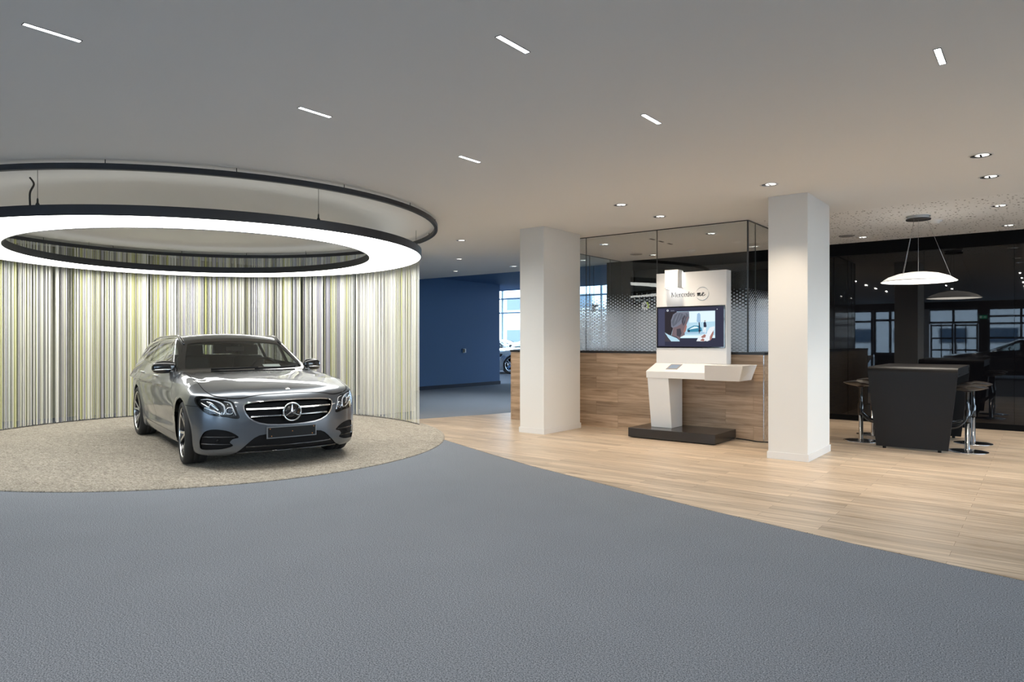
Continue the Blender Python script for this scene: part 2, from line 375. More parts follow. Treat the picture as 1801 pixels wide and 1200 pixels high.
def build_car(paint_mat):
    V, T = car_surface()
    T = T[V[T][:, :, 2].mean(1) > .10]
    cx = V[T].mean(1)
    V, T = subdivide(V, T, (cx[:, 0] > .20) & (cx[:, 2] < .90))
    cx = V[T].mean(1)
    V, T = subdivide(V, T, (cx[:, 0] > .38) & (cx[:, 2] > .50) & (cx[:, 2] < .79) & (np.abs(cx[:, 1]) < .90))
    L = np.zeros(len(T), int); names = ['body_shell']
    def region(name, fn, cond, gap=0.):
        """triangles inside fn < 0 get their own label; an optional dark shut line follows the outline"""
        nonlocal V, T, L
        if gap:
            gv = fn(V)-gap; c = V[T].mean(1); sel = cond(c) & (L == 0)
            V, T, L, _ = cut(V, T, L, gv, sel)
        gv = fn(V)+gap; c = V[T].mean(1); sel = cond(c) & (L == 0)
        V, T, L, _ = cut(V, T, L, gv, sel)
        c = V[T].mean(1); sel = cond(c) & (L == 0); g = fn(c)
        if gap:
            if 'shut_lines' not in names: names.append('shut_lines')
            L[sel & (g <= gap) & (g >= -gap)] = names.index('shut_lines')
        if name:
            if name not in names: names.append(name)
            L[sel & (g < -gap)] = names.index(name)
    yz = lambda P, off=0: np.stack([P[:, 1], P[:, 2]], 1)
    ayz = lambda P: np.stack([np.abs(P[:, 1]), P[:, 2]], 1)
    xz = lambda P: np.stack([P[:, 0], P[:, 2]], 1)
    for wx in WHEEL_X:
        region('arch', lambda P: np.sqrt((P[:, 0]-wx)**2+(P[:, 2]-.343)**2)-.378, lambda c: (np.abs(c[:, 1]) > .5) & (c[:, 2] < .9))
    wf = lambda c: (c[:, 0] > -1.75) & (c[:, 0] < -.3) & (c[:, 2] > .9)
    region('windshield', lambda P: sdf_poly(yz(P), WIND)+.030, wf)
    region('windshield_frit', lambda P: sdf_poly(yz(P), WIND)-.012, wf)
    rf = lambda c: (c[:, 0] < -3.55) & (c[:, 2] > .9)
    region('rear_window', lambda P: sdf_poly(yz(P), REARW), rf)
    sf = lambda c: (np.abs(c[:, 1]) > .5) & (c[:, 2] > .93) & (c[:, 0] < -.5)
    for k, (a, b) in enumerate(PANES):
        for sgn in (1, -1):
            region('side_window_%d_%d' % (k, sgn), lambda P: np.maximum(np.maximum(sdf_poly(xz(P), DLO)+.022, P[:, 0]-a), b-P[:, 0]), lambda c, sgn=sgn: sf(c) & (c[:, 1]*sgn > 0))
    region('pillar_trim', lambda P: sdf_poly(xz(P), DLO)+.006, sf)
    region('window_surround', lambda P: sdf_poly(xz(P), DLO)-.008, sf)
    ff = lambda c: (c[:, 0] > .35)
    region('grille_opening', lambda P: sdf_poly(yz(P), GRILLE), ff)
    region('grille_frame', lambda P: sdf_poly(yz(P), GRILLE)-.013, ff)
    region('hood', lambda P: sdf_poly(P[:, :2], HOOD), lambda c: (c[:, 2] > .68), gap=.0035)
    region('lower_intake', lambda P: sdf_poly(yz(P), LOWIN), lambda c: c[:, 0] > .45)
    for sgn in (1, -1):
        fs = lambda c, sgn=sgn: (c[:, 0] > .33) & (c[:, 1]*sgn > 0)
        region('headlight_%d' % sgn, lambda P: sdf_poly(ayz(P), HEAD), fs, gap=.003)
        region('side_intake_%d' % sgn, lambda P: sdf_poly(ayz(P), SIDEIN), fs)
        ds = lambda c, sgn=sgn: (np.abs(c[:, 1]) > .6) & (c[:, 1]*sgn > 0) & (c[:, 2] < 1.1)
        region('door_f_%d' % sgn, lambda P: sdf_poly(xz(P), DOORF), ds, gap=.003)
        region('door_r_%d' % sgn, lambda P: sdf_poly(xz(P), DOORR), ds, gap=.003)
        region('tail_%d' % sgn, lambda P: sdf_poly(ayz(P), TAIL), lambda c, sgn=sgn: (c[:, 0] < -3.7) & (c[:, 1]*sgn > 0), gap=.003)
    region(None, lambda P: sdf_poly(xz(P), FCAP), lambda c: c[:, 1] < -.6, gap=.002)
    region('front_bumper', lambda P: np.minimum(np.maximum(P[:, 2]-.660, .20-P[:, 0]), np.maximum(np.maximum(P[:, 2]-.82, .60-P[:, 0]), np.abs(P[:, 1])-.62)), lambda c: c[:, 0] > .22, gap=.0025)
    N = car_grad(V); N /= np.maximum(np.linalg.norm(N, axis=1), 1e-6)[:, None]
    lab = {n: i for i, n in enumerate(names)}

    root = thing('station_wagon', (0, 0, 0), 'silver grey estate car parked on the round beige carpet', 'car')
    M_ = CARM
    paint = paint_mat
    def patch(name, regs, mats, off=0., inner=None, parent=root, ids=None):
        """one mesh from labelled triangles, shifted along the surface normal; inner = lining behind it"""
        vs = []; fs = []; ms = []; ns = []; o = 0
        for mi, (rg, of) in enumerate(regs):
            sel = T[np.isin(L, [lab[r] for r in rg if r in lab])]
            if ids is not None: sel = sel[ids(V[sel].mean(1))]
            if not len(sel): continue
            u, inv = np.unique(sel, return_inverse=True); F = inv.reshape(-1, 3)
            vs.append(V[u]+N[u]*of); ns.append(N[u]); fs.append(F+o); ms += [mi]*len(F); o += len(u)
        if inner is not None:
            sel = T[np.isin(L, [lab[r] for r in inner[0] if r in lab])]; c = V[sel].mean(1); sel = sel[inner[2](c)]
            if len(sel):
                u, inv = np.unique(sel, return_inverse=True); F = inv.reshape(-1, 3)[:, ::-1]
                vs.append(V[u]-N[u]*inner[1]); ns.append(-N[u]); fs.append(F+o); ms += [len(regs)]*len(F); o += len(u)
        vs = np.concatenate(vs); fs = np.concatenate(fs); ns = np.concatenate(ns)
        me = bpy.data.meshes.new(name); me.from_pydata(vs.tolist(), [], fs.tolist())
        for m in mats: me.materials.append(m)
        me.polygons.foreach_set('material_index', ms); me.polygons.foreach_set('use_smooth', [True]*len(fs))
        me.update(); me.normals_split_custom_set_from_vertices(ns.tolist())
        ob = bpy.data.objects.new(name, me); COL.objects.link(ob); ob.parent = parent
        return ob
    high = lambda c: c[:, 2] > .93
    body = patch('body_shell', [(['body_shell'], 0), (['shut_lines'], -.006)], [paint, M_['black'], M_['lining']],
                 inner=(['body_shell', 'pillar_trim', 'window_surround', 'windshield_frit'], .02, high))
    patch('hood', [(['hood'], 0)], [paint]); patch('front_bumper', [(['front_bumper'], 0)], [paint])
    for sgn in (1, -1):
        for k, nm in (('f', 'door'), ('r', 'door')):
            dr = patch(nm, [(['door_%s_%d' % (k, sgn)], 0)], [paint])
            hx, hz = ((-1.592, .905), (-2.60, .915))[k == 'r']
            y0 = .885 if k == 'f' else .880
            hb = MB(); pts = [(hx+.105, sgn*(y0+.006), hz), (hx+.07, sgn*(y0+.034), hz+.002), (hx, sgn*(y0+.040), hz+.003), (hx-.07, sgn*(y0+.034), hz+.002), (hx-.105, sgn*(y0+.006), hz)]
            hb.tube(catmull(pts, 5, False), .012, 8)
            tag(hb.build('door_handle', M_['satin'], dr), 'satin silver pull handle')
        for k in range(3):
            patch('side_window', [(['side_window_%d_%d' % (k, sgn)], -.003)], [M_['carglass']])
        patch('window_trim', [(['window_surround'], .002), (['pillar_trim'], -.001)], [M_['gloss'], M_['gloss']], ids=lambda c, s=sgn: c[:, 1]*s > 0)
        tag(patch('tail_light', [(['tail_%d' % sgn], 0)], [M_['red']]), 'red lens')
    tag(patch('windshield', [(['windshield'], -.001), (['windshield_frit'], 0)], [M_['carglass'], M_['gloss']]), 'clear curved windscreen with black rim')
    patch('rear_window', [(['rear_window'], -.002)], [M_['carglass']])

    # ---- grille
    g = patch('radiator_grille', [(['grille_opening'], -.045)], [M_['mesh']])
    tag(g, 'black grille')
    tag(patch('grille_frame', [(['grille_frame'], .004)], [M_['chrome']], parent=g), 'chrome rim of the grille')
    def xs(y, z): return car_project(np.array([[.84, y, z]]), 8)[0] if False else np.array([_xs(y, z), y, z])
    def _xs(y, z):
        lo, hi = -1., 1.2
        for _ in range(26):
            m = (lo+hi)/2
            if car_F(np.array([[m, y, z]]))[0] < 0: lo = m
            else: hi = m
        return lo
    for sgn in (1, -1):                                   # twin louvres each side of the star
        for z0, y1 in ((.625, .455), (.548, .415)):
            b = MB(); ys_ = np.linspace(.075, y1, 12)
            up = [(_xs(y, z0)-.012, sgn*y, z0+.013) for y in ys_]
            mid = [(_xs(y, z0)+.003, sgn*y, z0) for y in ys_]
            dn = [(_xs(y, z0)-.012, sgn*y, z0-.013) for y in ys_]
            bk = [(_xs(y, z0)-.035, sgn*y, z0) for y in ys_]
            VV = up+mid+dn+bk; n = 12; FF = []
            for r in range(4):
                q = (r+1) % 4
                FF += [(r*n+i, r*n+i+1, q*n+i+1, q*n+i) for i in range(n-1)]
            FF += [(0, n, 2*n, 3*n), (n-1, 2*n-1, 3*n-1, 4*n-1)]
            b.add(VV, FF); tag(b.build('louvre', M_['chrome'], g), 'chrome slat')
    # ---- the round star in the middle of the grille
    st = MB(); X0 = _xs(0, .585)+.006; R = .094
    tor = []
    for i in range(56):
        a = 2*math.pi*i/56; tor.append((X0, R*math.cos(a), .585+R*math.sin(a)))
    st.tube(tor, .0085, 10, closed=True)
    tip = .088; inn = .016
    P = []
    for k in range(6):
        a = math.pi/2+k*math.pi/3; r = tip if k % 2 == 0 else inn; P.append((r*math.cos(a), .585+r*math.sin(a)))
    VV = [(X0+.004, y, z) for y, z in P]+[(X0+.020, 0, .585)]+[(X0-.012, 0, .585)]
    st.add(VV, [(i, (i+1) % 6, 6) for i in range(6)]+[((i+1) % 6, i, 7) for i in range(6)])
    emb = st.build('star_emblem', M_['chrome'], g); tag(emb, 'chrome three pointed star in a ring')
    d = MB(); d.lathe([(0.0001, X0-.014), (.088, X0-.014), (.090, X0-.03)], 40, (0, 0, .585), 0, axis=0); d.build('emblem_disc', M_['gloss'], g)
    # small badge on the bonnet
    bz = car_project(np.array([[.70, 0, .82]]), 8)[0]
    b = MB(); b.lathe([(.0001, .006), (.016, .005), (.024, .002), (.026, 0)], 28, (0, 0, 0))
    bo = b.build('bonnet_badge', M_['chrome'], root); bo.location = bz; bo.rotation_euler = (0, .35, 0); tag(bo, 'small round chrome badge')

    # ---- air intakes
    li = patch('lower_air_intake', [(['lower_intake'], -.012)], [M_['mesh']]); tag(li, 'black lower intake')
    for z0, y1 in ((.235, .46), (.175, .54)):
        b = MB(); ys_ = np.linspace(-y1, y1, 21)
        VV = []
        for dz, dx in ((.009, -.01), (0, .006), (-.009, -.01)): VV += [(_xs(y, z0)+dx, y, z0+dz) for y in ys_]
        b.add(VV, [(r*21+i, r*21+i+1, (r+1)*21+i+1, (r+1)*21+i) for r in (0, 1) for i in range(20)], 0, True)
        b.build('intake_bar', M_['gloss'], li)
    b = MB(); ys_ = np.linspace(-.66, .66, 25); VV = []
    for dz, dx in ((.012, -.02), (.004, .012), (-.006, .012), (-.010, -.08)): VV += [(_xs(y, .150)+dx, y, .136+dz) for y in ys_]
    b.add(VV, [(r*25+i, r*25+i+1, (r+1)*25+i+1, (r+1)*25+i) for r in range(3) for i in range(24)], 0, True)
    b.build('splitter', M_['gloss'], root)
    for sgn in (1, -1):
        si = patch('side_air_intake', [(['side_intake_%d' % sgn], -.018)], [M_['mesh']]); tag(si, 'black bumper intake')
        for z0, ya, yb in ((.345, .56, .83), (.270, .60, .835)):
            b = MB(); ys_ = np.linspace(ya, yb, 12); VV = []
            for dz, dx in ((.007, -.02), (0, .002), (-.007, -.02)):
                VV += [(_xs(y, z0)+dx-.004, sgn*y, z0+dz) for y in ys_]
            b.add(VV, [(r*12+i, r*12+i+1, (r+1)*12+i+1, (r+1)*12+i) for r in (0, 1) for i in range(11)], 0, True)
            b.build('intake_fin', M_['gloss'], si)
        b = MB(); b.lathe([(.0001, .012), (.010, .010), (.012, 0)], 14, (0, 0, 0), 0, axis=0)
        o = b.build('parking_sensor', M_['black'], si); o.location = (_xs(.71, .31)-.014, sgn*.71, .31)

    # ---- headlights: black housing, projector, light strips, clear lens
    for sgn in (1, -1):
        hl = patch('headlight', [(['headlight_%d' % sgn], -.050)], [M_['housing']]); tag(hl, 'clear glass headlamp with black housing')
        def hp(y, z, d=-.02):
            p = np.array([[_xs(y, z), y, z]]); n = car_grad(p); n /= np.linalg.norm(n); p = p+n*d; return (p[0, 0], sgn*p[0, 1], p[0, 2]), n[0]
        def strip(pts, w, m, nm, d=-.022):
            pc = catmull(pts, 6, False); VV = []; FF = []; k = len(pc)
            for i in range(k):
                t = pc[min(i+1, k-1)]-pc[max(i-1, 0)]; t = t/np.linalg.norm(t); s_ = np.array([-t[1], t[0]])*w*(.35+.65*math.sin(math.pi*min(1, (i+.6)/k)))
                for q, dd in ((pc[i]+s_, d), (pc[i], d+.008), (pc[i]-s_, d)):
                    VV.append(hp(q[0], q[1], dd)[0])
            for i in range(k-1):
                for j in (0, 1): FF.append((3*i+j, 3*i+j+1, 3*i+4+j, 3*i+3+j))
            b = MB(); b.add(VV, FF, 0, True); return b.build(nm, m, hl)
        strip([(.842, .735), (.79, .742), (.72, .722), (.665, .68), (.655, .62), (.665, .585)], .008, M_['drl'], 'light_strip')
        strip([(.655, .722), (.60, .700), (.580, .64), (.555, .57)], .007, M_['drl'], 'light_strip')
        strip([(.845, .70), (.80, .655), (.75, .615), (.69, .585)], .010, M_['chrome'], 'reflector')
        strip([(.80, .715), (.755, .68), (.71, .625)], .014, M_['chrome'], 'reflector')
        for yy, zz, rr in ((.612, .622, .040), (.765, .662, .034)):
            b = MB(); b.lathe([(rr, .0), (rr*1.0, .02), (rr*.86, .026), (rr*.8, .012)], 28, (0, 0, 0), 0, axis=0)
            b.lathe([(rr*.78, .0), (rr*.62, .012), (rr*.35, .018), (.0001, .020)], 28, (0, 0, 0), 1, axis=0)
            o = b.build('projector', [M_['chrome'], M_['lensdark']], hl); p, n = hp(yy, zz, -.042); o.location = p
            o.rotation_euler = (0, 0, sgn*.5)
        ln = patch('lens', [(['headlight_%d' % sgn], 0)], [M_['lens']], parent=hl)

    # ---- number plate holder
    pz = .374; px = _xs(0, pz)+.012
    pl = MB(); n = 16
    def px_(y): return px-.10*y*y
    for k, (z0, z1, dx, y1, mi) in enumerate(((pz-.060, pz+.060, 0, .268, 0), (pz-.050, pz+.052, .004, .256, 1))):
        ys_ = np.linspace(-y1, y1, n); VV = []
        for dd, z in ((-.014, z0), (dx, z0), (dx, z1), (-.014, z1)): VV += [(px_(y)+dd, y, z) for y in ys_]
        FF = [(r*n+i, r*n+i+1, (r+1) % 4*n+i+1, (r+1) % 4*n+i) for r in range(4) for i in range(n-1)]+[(0, n, 2*n, 3*n), (n-1, 2*n-1, 3*n-1, 4*n-1)]
        pl.add(VV, FF, mi)
    plate = pl.build('number_plate_holder', [M_['plateframe'], M_['black']], root); tag(plate, 'empty black plate holder with grey rim')
    for y, z in ((-.235, pz+.04), (.235, pz+.04), (0, pz+.005), (-.22, pz-.035), (.22, pz-.035)):
        b = MB(); b.lathe([(.0001, .003), (.004, .002), (.0045, 0)], 10, (0, 0, 0), 0, axis=0); o = b.build('screw', M_['orange'], plate); o.location = (px_(y)+.004, y, z)

    # ---- mirrors
    for sgn in (1, -1):
        b = MB(); rings = []
        prof = [(-.01, .030, .012), (.02, .064, .040), (.07, .074, .052), (.13, .078, .060), (.19, .072, .058), (.225, .055, .044), (.245, .02, .015)]
        VV = []; nn = 20
        for dy, rz, rx in prof:
            for k in range(nn):
                a = 2*math.pi*k/nn; ca, sa = math.cos(a), math.sin(a)
                VV.append((-.93-.25*dy+rx*np.sign(ca)*abs(ca)**.7, sgn*(.80+dy), 1.028+rz*np.sign(sa)*abs(sa)**.75-.10*max(0, dy-.15)))
        FF = [(j*nn+k, j*nn+(k+1) % nn, (j+1)*nn+(k+1) % nn, (j+1)*nn+k) for j in range(len(prof)-1) for k in range(nn)]+[tuple(range(nn)), tuple(range((len(prof)-1)*nn, len(prof)*nn))]
        b.add(VV, FF, 0, True)
        mr = b.build('side_mirror', M_['gloss'], root); tag(mr, 'gloss black door mirror'); mr.location.x = -.03
        b = MB(); b.tube([(-.86, sgn*.80, .965), (-.90, sgn*.845, .972), (-.94, sgn*.88, .99)], [.03, .022, .02], 10); b.build('mirror_stalk', M_['gloss'], mr)
        b = MB(); b.tube([(-.885, sgn*.85, 1.0), (-.905, sgn*.93, 1.0), (-.925, sgn*1.0, .996), (-.96, sgn*1.035, .992)], [.006, .010, .010, .005], 8)
        tag(b.build('indicator', M_['satin'], mr), 'slim indicator strip')
        b = MB(); b.box((-1.035, sgn*.84, .972), (-1.020, sgn*1.0, 1.085)); b.build('mirror_glass', M_['chrome'], mr, bevel=.004)
    # ---- roof rails
    for sgn in (1, -1):
        pts = []
        for x in np.linspace(-1.38, -3.50, 30):
            y = .635-.02*abs(x+2.3)
            lo, hi = 1.0, 1.6
            for _ in range(22):
                m = (lo+hi)/2
                if car_F(np.array([[x, y, m]]))[0] < 0: lo = m
                else: hi = m
            e = min(1, (x+3.50)/.30, (-1.38-x)/.30)
            pts.append((x, sgn*y, lo+.004+.018*max(0, e)**.7))
        b = MB(); b.tube(pts, .013, 8); tag(b.build('roof_rail', M_['gloss'], root), 'black roof rail')
    # ---- wipers
    for y0, y1, z1 in ((.05, .62, .0), (-.45, .10, .0)):
        b = MB(); p = []
        for t in np.linspace(0, 1, 8):
            y = y0+(y1-y0)*t; z = 1.005+.012*t
            p.append((_xs(y, z)+.012, y, z))
        b.tube(p, .006, 6); b.build('wiper', M_['black'], root)

    # ---- wheels
    wheel0 = None
    for wi, (wx, sgn) in enumerate(((0, -1), (0, 1), (-2.939, -1), (-2.939, 1))):
        w = bpy.data.objects.new('wheel', None); COL.objects.link(w); w.parent = root
        w.location = (wx, sgn*(.800 if sgn > 0 else .800), .343)
        w.rotation_euler = (math.radians(12*wi), 0, 0)
        w.rotation_euler = (0, math.radians(17+20*wi), math.radians(-5) if wx == 0 else 0)
        if sgn < 0: w.rotation_euler = (0, math.radians(17+20*wi), (math.radians(-5) if wx == 0 else 0)+math.pi)
        if wheel0: 
            for ch in wheel0.children:
                c = ch.copy(); COL.objects.link(c); c.parent = w
            continue
        wheel0 = w
        b = MB()                                            # tyre, outer side at +y
        b.lathe([(.272, .100), (.280, .116), (.300, .123), (.320, .119), (.334, .108), (.342, .088), (.343, .030), (.341, .028), (.341, .024), (.343, .022), (.343, -.022), (.341, -.024), (.341, -.028), (.343, -.03), (.342, -.09), (.330, -.112), (.300, -.120), (.272, -.105)], 72, axis=1)
        b.build('tyre', M_['rubber'], w)
        b = MB(); b.lathe([(.275, .108), (.270, .112), (.262, .104), (.256, .070), (.245, .0), (.245, -.10), (.270, -.11)], 60, axis=1, mi=0)
        b.build('rim_barrel', M_['wheelblack'], w)
        b = MB(); b.lathe([(.277, .107), (.275, .115), (.264, .115), (.262, .106)], 72, axis=1); tag(b.build('rim_edge', M_['polish'], w), 'polished rim edge')
        b = MB(); b.lathe([(.0001, .03), (.155, .03), (.158, .01), (.0001, .01)], 40, axis=1); b.build('brake_disc', M_['satin'], w)
        b = MB()
        for k in range(5):
            a0 = 2*math.pi*k/5
            for da, tw in ((-.17, -.30), (.17, .30)):
                def P(r, ang, off):
                    return (r*math.cos(ang)-off*math.sin(ang), r*math.sin(ang)+off*math.cos(ang))
                prof = [(.040, a0+da*.6, .022), (.10, a0+da*.75, .019), (.16, a0+da*.95, .016), (.22, a0+da*1.15, .015), (.266, a0+da*1.35, .019)]
                VV = []
                for r, an, hw in prof:
                    yo = .098-.03*(1-abs(r-.05)/.2)**1 if False else (.078+.030*(r/.266)**1.5)
                    for off, dy in ((-hw, -.030), (-hw, -.004), (-hw*.75, 0), (hw*.75, 0), (hw, -.004), (hw, -.030)):
                        q = P(r, an, off); VV.append((q[0], yo+dy, q[1]))
                FF = []; FM = []
                for i in range(4):
                    for j in range(5):
                        FF.append((i*6+j, i*6+j+1, i*6+j+7, i*6+j+6)); FM.append(1 if j in (2,) else 0)
                base = len(b.v); b.v += VV; b.f += [tuple(q+base for q in f) for f in FF]; b.m += FM; b.sm += [False]*len(FF)
        b.lathe([(.0001, .088), (.030, .087), (.036, .080), (.055, .074), (.060, .05)], 30, axis=1)
        tag(b.build('spokes', [M_['wheelblack'], M_['polish']], w), 'black twin spokes with polished faces')
    # wheel housings, floor pan
    b = MB()
    for wx in WHEEL_X:
        for sgn in (1, -1):
            n = 30; VV = []
            for yy in (.50, .885):
                for i in range(n+1):
                    a = -.35+(math.pi+.7)*i/n; VV.append((wx+.384*math.cos(a), sgn*yy, .343+.384*math.sin(a)))
            b.add(VV, [(i, i+1, n+2+i, n+1+i) for i in range(n)], 0, True)
            b.add([(wx-.39, sgn*.5, .15), (wx+.39, sgn*.5, .15), (wx+.39, sgn*.5, .75), (wx-.39, sgn*.5, .75)], [(0, 1, 2, 3)])
    b.box((-3.95, -.74, .19), (.62, .74, .22)); b.box((-2.45, -.80, .19), (-.5, .80, .30))
    b.build('underbody', M_['black'], root)
    # ---- cabin
    b = MB(); b.box((-3.85, -.74, .42), (-.45, .74, .46)); b.box((-.58, -.74, .40), (-.54, .74, .93)); b.box((-3.9, -.62, .46), (-2.95, .62, .93)); b.build('cabin_floor', M_['lining'], root)
    b = MB()
    prof = [(-.56, .70), (-.56, .945), (-.75, .965), (-.98, .975), (-1.10, .955), (-1.16, .88), (-1.12, .72), (-1.0, .68)]
    b.prism(prof, -.72, .72, axis=1); db = b.build('dashboard', M_['dash'], root, bevel=.02, seg=3)
    b = MB(); VV = [(-.98, .30, .985), (-.98, .42, .985), (-.86, .42, .975), (-.86, .30, .975)]
    b.box((-.0, -.11, 0), (.13, .11, .003)); pc = b.build('price_card', M_['paper'], root); pc.location = (-1.02, .37, 1.035); pc.rotation_euler = (0, .42, .05); tag(pc, 'white card on the dashboard')
    b = MB(); tor = []
    for i in range(36):
        a = 2*math.pi*i/36; tor.append((-.03*math.sin(a)*4*.3, .185*math.cos(a), .185*math.sin(a)))
    b.tube(tor, .015, 8, closed=True); b.box((-.02, -.17, -.02), (0, .17, .02)); b.box((-.02, -.02, -.17), (0, .02, 0)); b.lathe([(.0001, .02), (.05, .015), (.06, -.01)], 20, axis=0)
    sw = b.build('steering_wheel', M_['black'], root); sw.location = (-1.30, .37, .93); sw.rotation_euler = (0, .38, 0)
    def seat(x, y, nm='front_seat', w=.50, rest=1):
        s = MB(); s.box((x-.25, y-w/2, .52), (x+.27, y+w/2, .66)); cu = s.build(nm, M_['seat'], root, bevel=.05, seg=4)
        s = MB(); s.hexa([(x-.36, y-w/2, .60), (x-.22, y-w/2, .60), (x-.22, y+w/2, .60), (x-.36, y+w/2, .60), (x-.47, y-w/2+.05, 1.14), (x-.35, y-w/2+.05, 1.14), (x-.35, y+w/2-.05, 1.14), (x-.47, y+w/2-.05, 1.14)])
        s.build('seat_back', M_['seat'], cu, bevel=.04, seg=4)
        for k in range(rest):
            yy = y if rest == 1 else y+(k-(rest-1)/2)*.46
            s = MB(); s.hexa([(x-.46, yy-.13, 1.15), (x-.37, yy-.13, 1.15), (x-.37, yy+.13, 1.15), (x-.46, yy+.13, 1.15), (x-.48, yy-.12, 1.29), (x-.40, yy-.12, 1.29), (x-.40, yy+.12, 1.29), (x-.48, yy+.12, 1.29)])
            for q in (-.05, .05): s.tube([(x-.42, yy+q, 1.10), (x-.42, yy+q, 1.17)], .006, 6)
            s.build('headrest', M_['seat'], cu, bevel=.03, seg=3)
    seat(-1.62, .37); seat(-1.62, -.37); seat(-2.48, 0, 'rear_bench', 1.24, 2)
    b = MB(); b.box((-.015, -.12, -.035), (.015, .12, .035)); o = b.build('rear_view_mirror', M_['black'], root, bevel=.01); o.location = (-1.36, 0, 1.24)
    return root
# ---------------------------------------------------------------- surfaces of the place
def node(t, k, **kw):
    n = t.nodes.new(k)
    for a, b in kw.items():
        if a.startswith('i_'): n.inputs[a[2:].replace('_', ' ')].default_value = b
        else: setattr(n, a, b)
    return n

def carpet_mat(name, c0, c1, scale=260, bump=.6, rough=.95, big=.06):
    m, t, b = nt(name); b.inputs['Roughness'].default_value = rough; b.inputs['Specular IOR Level'].default_value = .12
    tc = node(t, 'ShaderNodeTexCoord'); n = node(t, 'ShaderNodeTexNoise', i_Scale=scale, i_Detail=3, i_Roughness=.7)
    n2 = node(t, 'ShaderNodeTexNoise', i_Scale=2.2, i_Detail=5)
    t.links.new(tc.outputs['Object'], n.inputs['Vector']); t.links.new(tc.outputs['Object'], n2.inputs['Vector'])
    r = node(t, 'ShaderNodeValToRGB'); r.color_ramp.elements[0].position = .36; r.color_ramp.elements[1].position = .66
    r.color_ramp.elements[0].color = (*c0, 1); r.color_ramp.elements[1].color = (*c1, 1)
    t.links.new(n.outputs['Fac'], r.inputs[0])
    mr = node(t, 'ShaderNodeMapRange'); mr.inputs['To Min'].default_value = 1-big; mr.inputs['To Max'].default_value = 1+big
    t.links.new(n2.outputs['Fac'], mr.inputs['Value'])
    mx = node(t, 'ShaderNodeVectorMath', operation='SCALE'); t.links.new(r.outputs[0], mx.inputs[0]); t.links.new(mr.outputs[0], mx.inputs['Scale'])
    t.links.new(mx.outputs[0], b.inputs['Base Color'])
    bp = node(t, 'ShaderNodeBump', i_Strength=bump, i_Distance=.006); t.links.new(n.outputs['Fac'], bp.inputs['Height']); t.links.new(bp.outputs[0], b.inputs['Normal'])
    return m

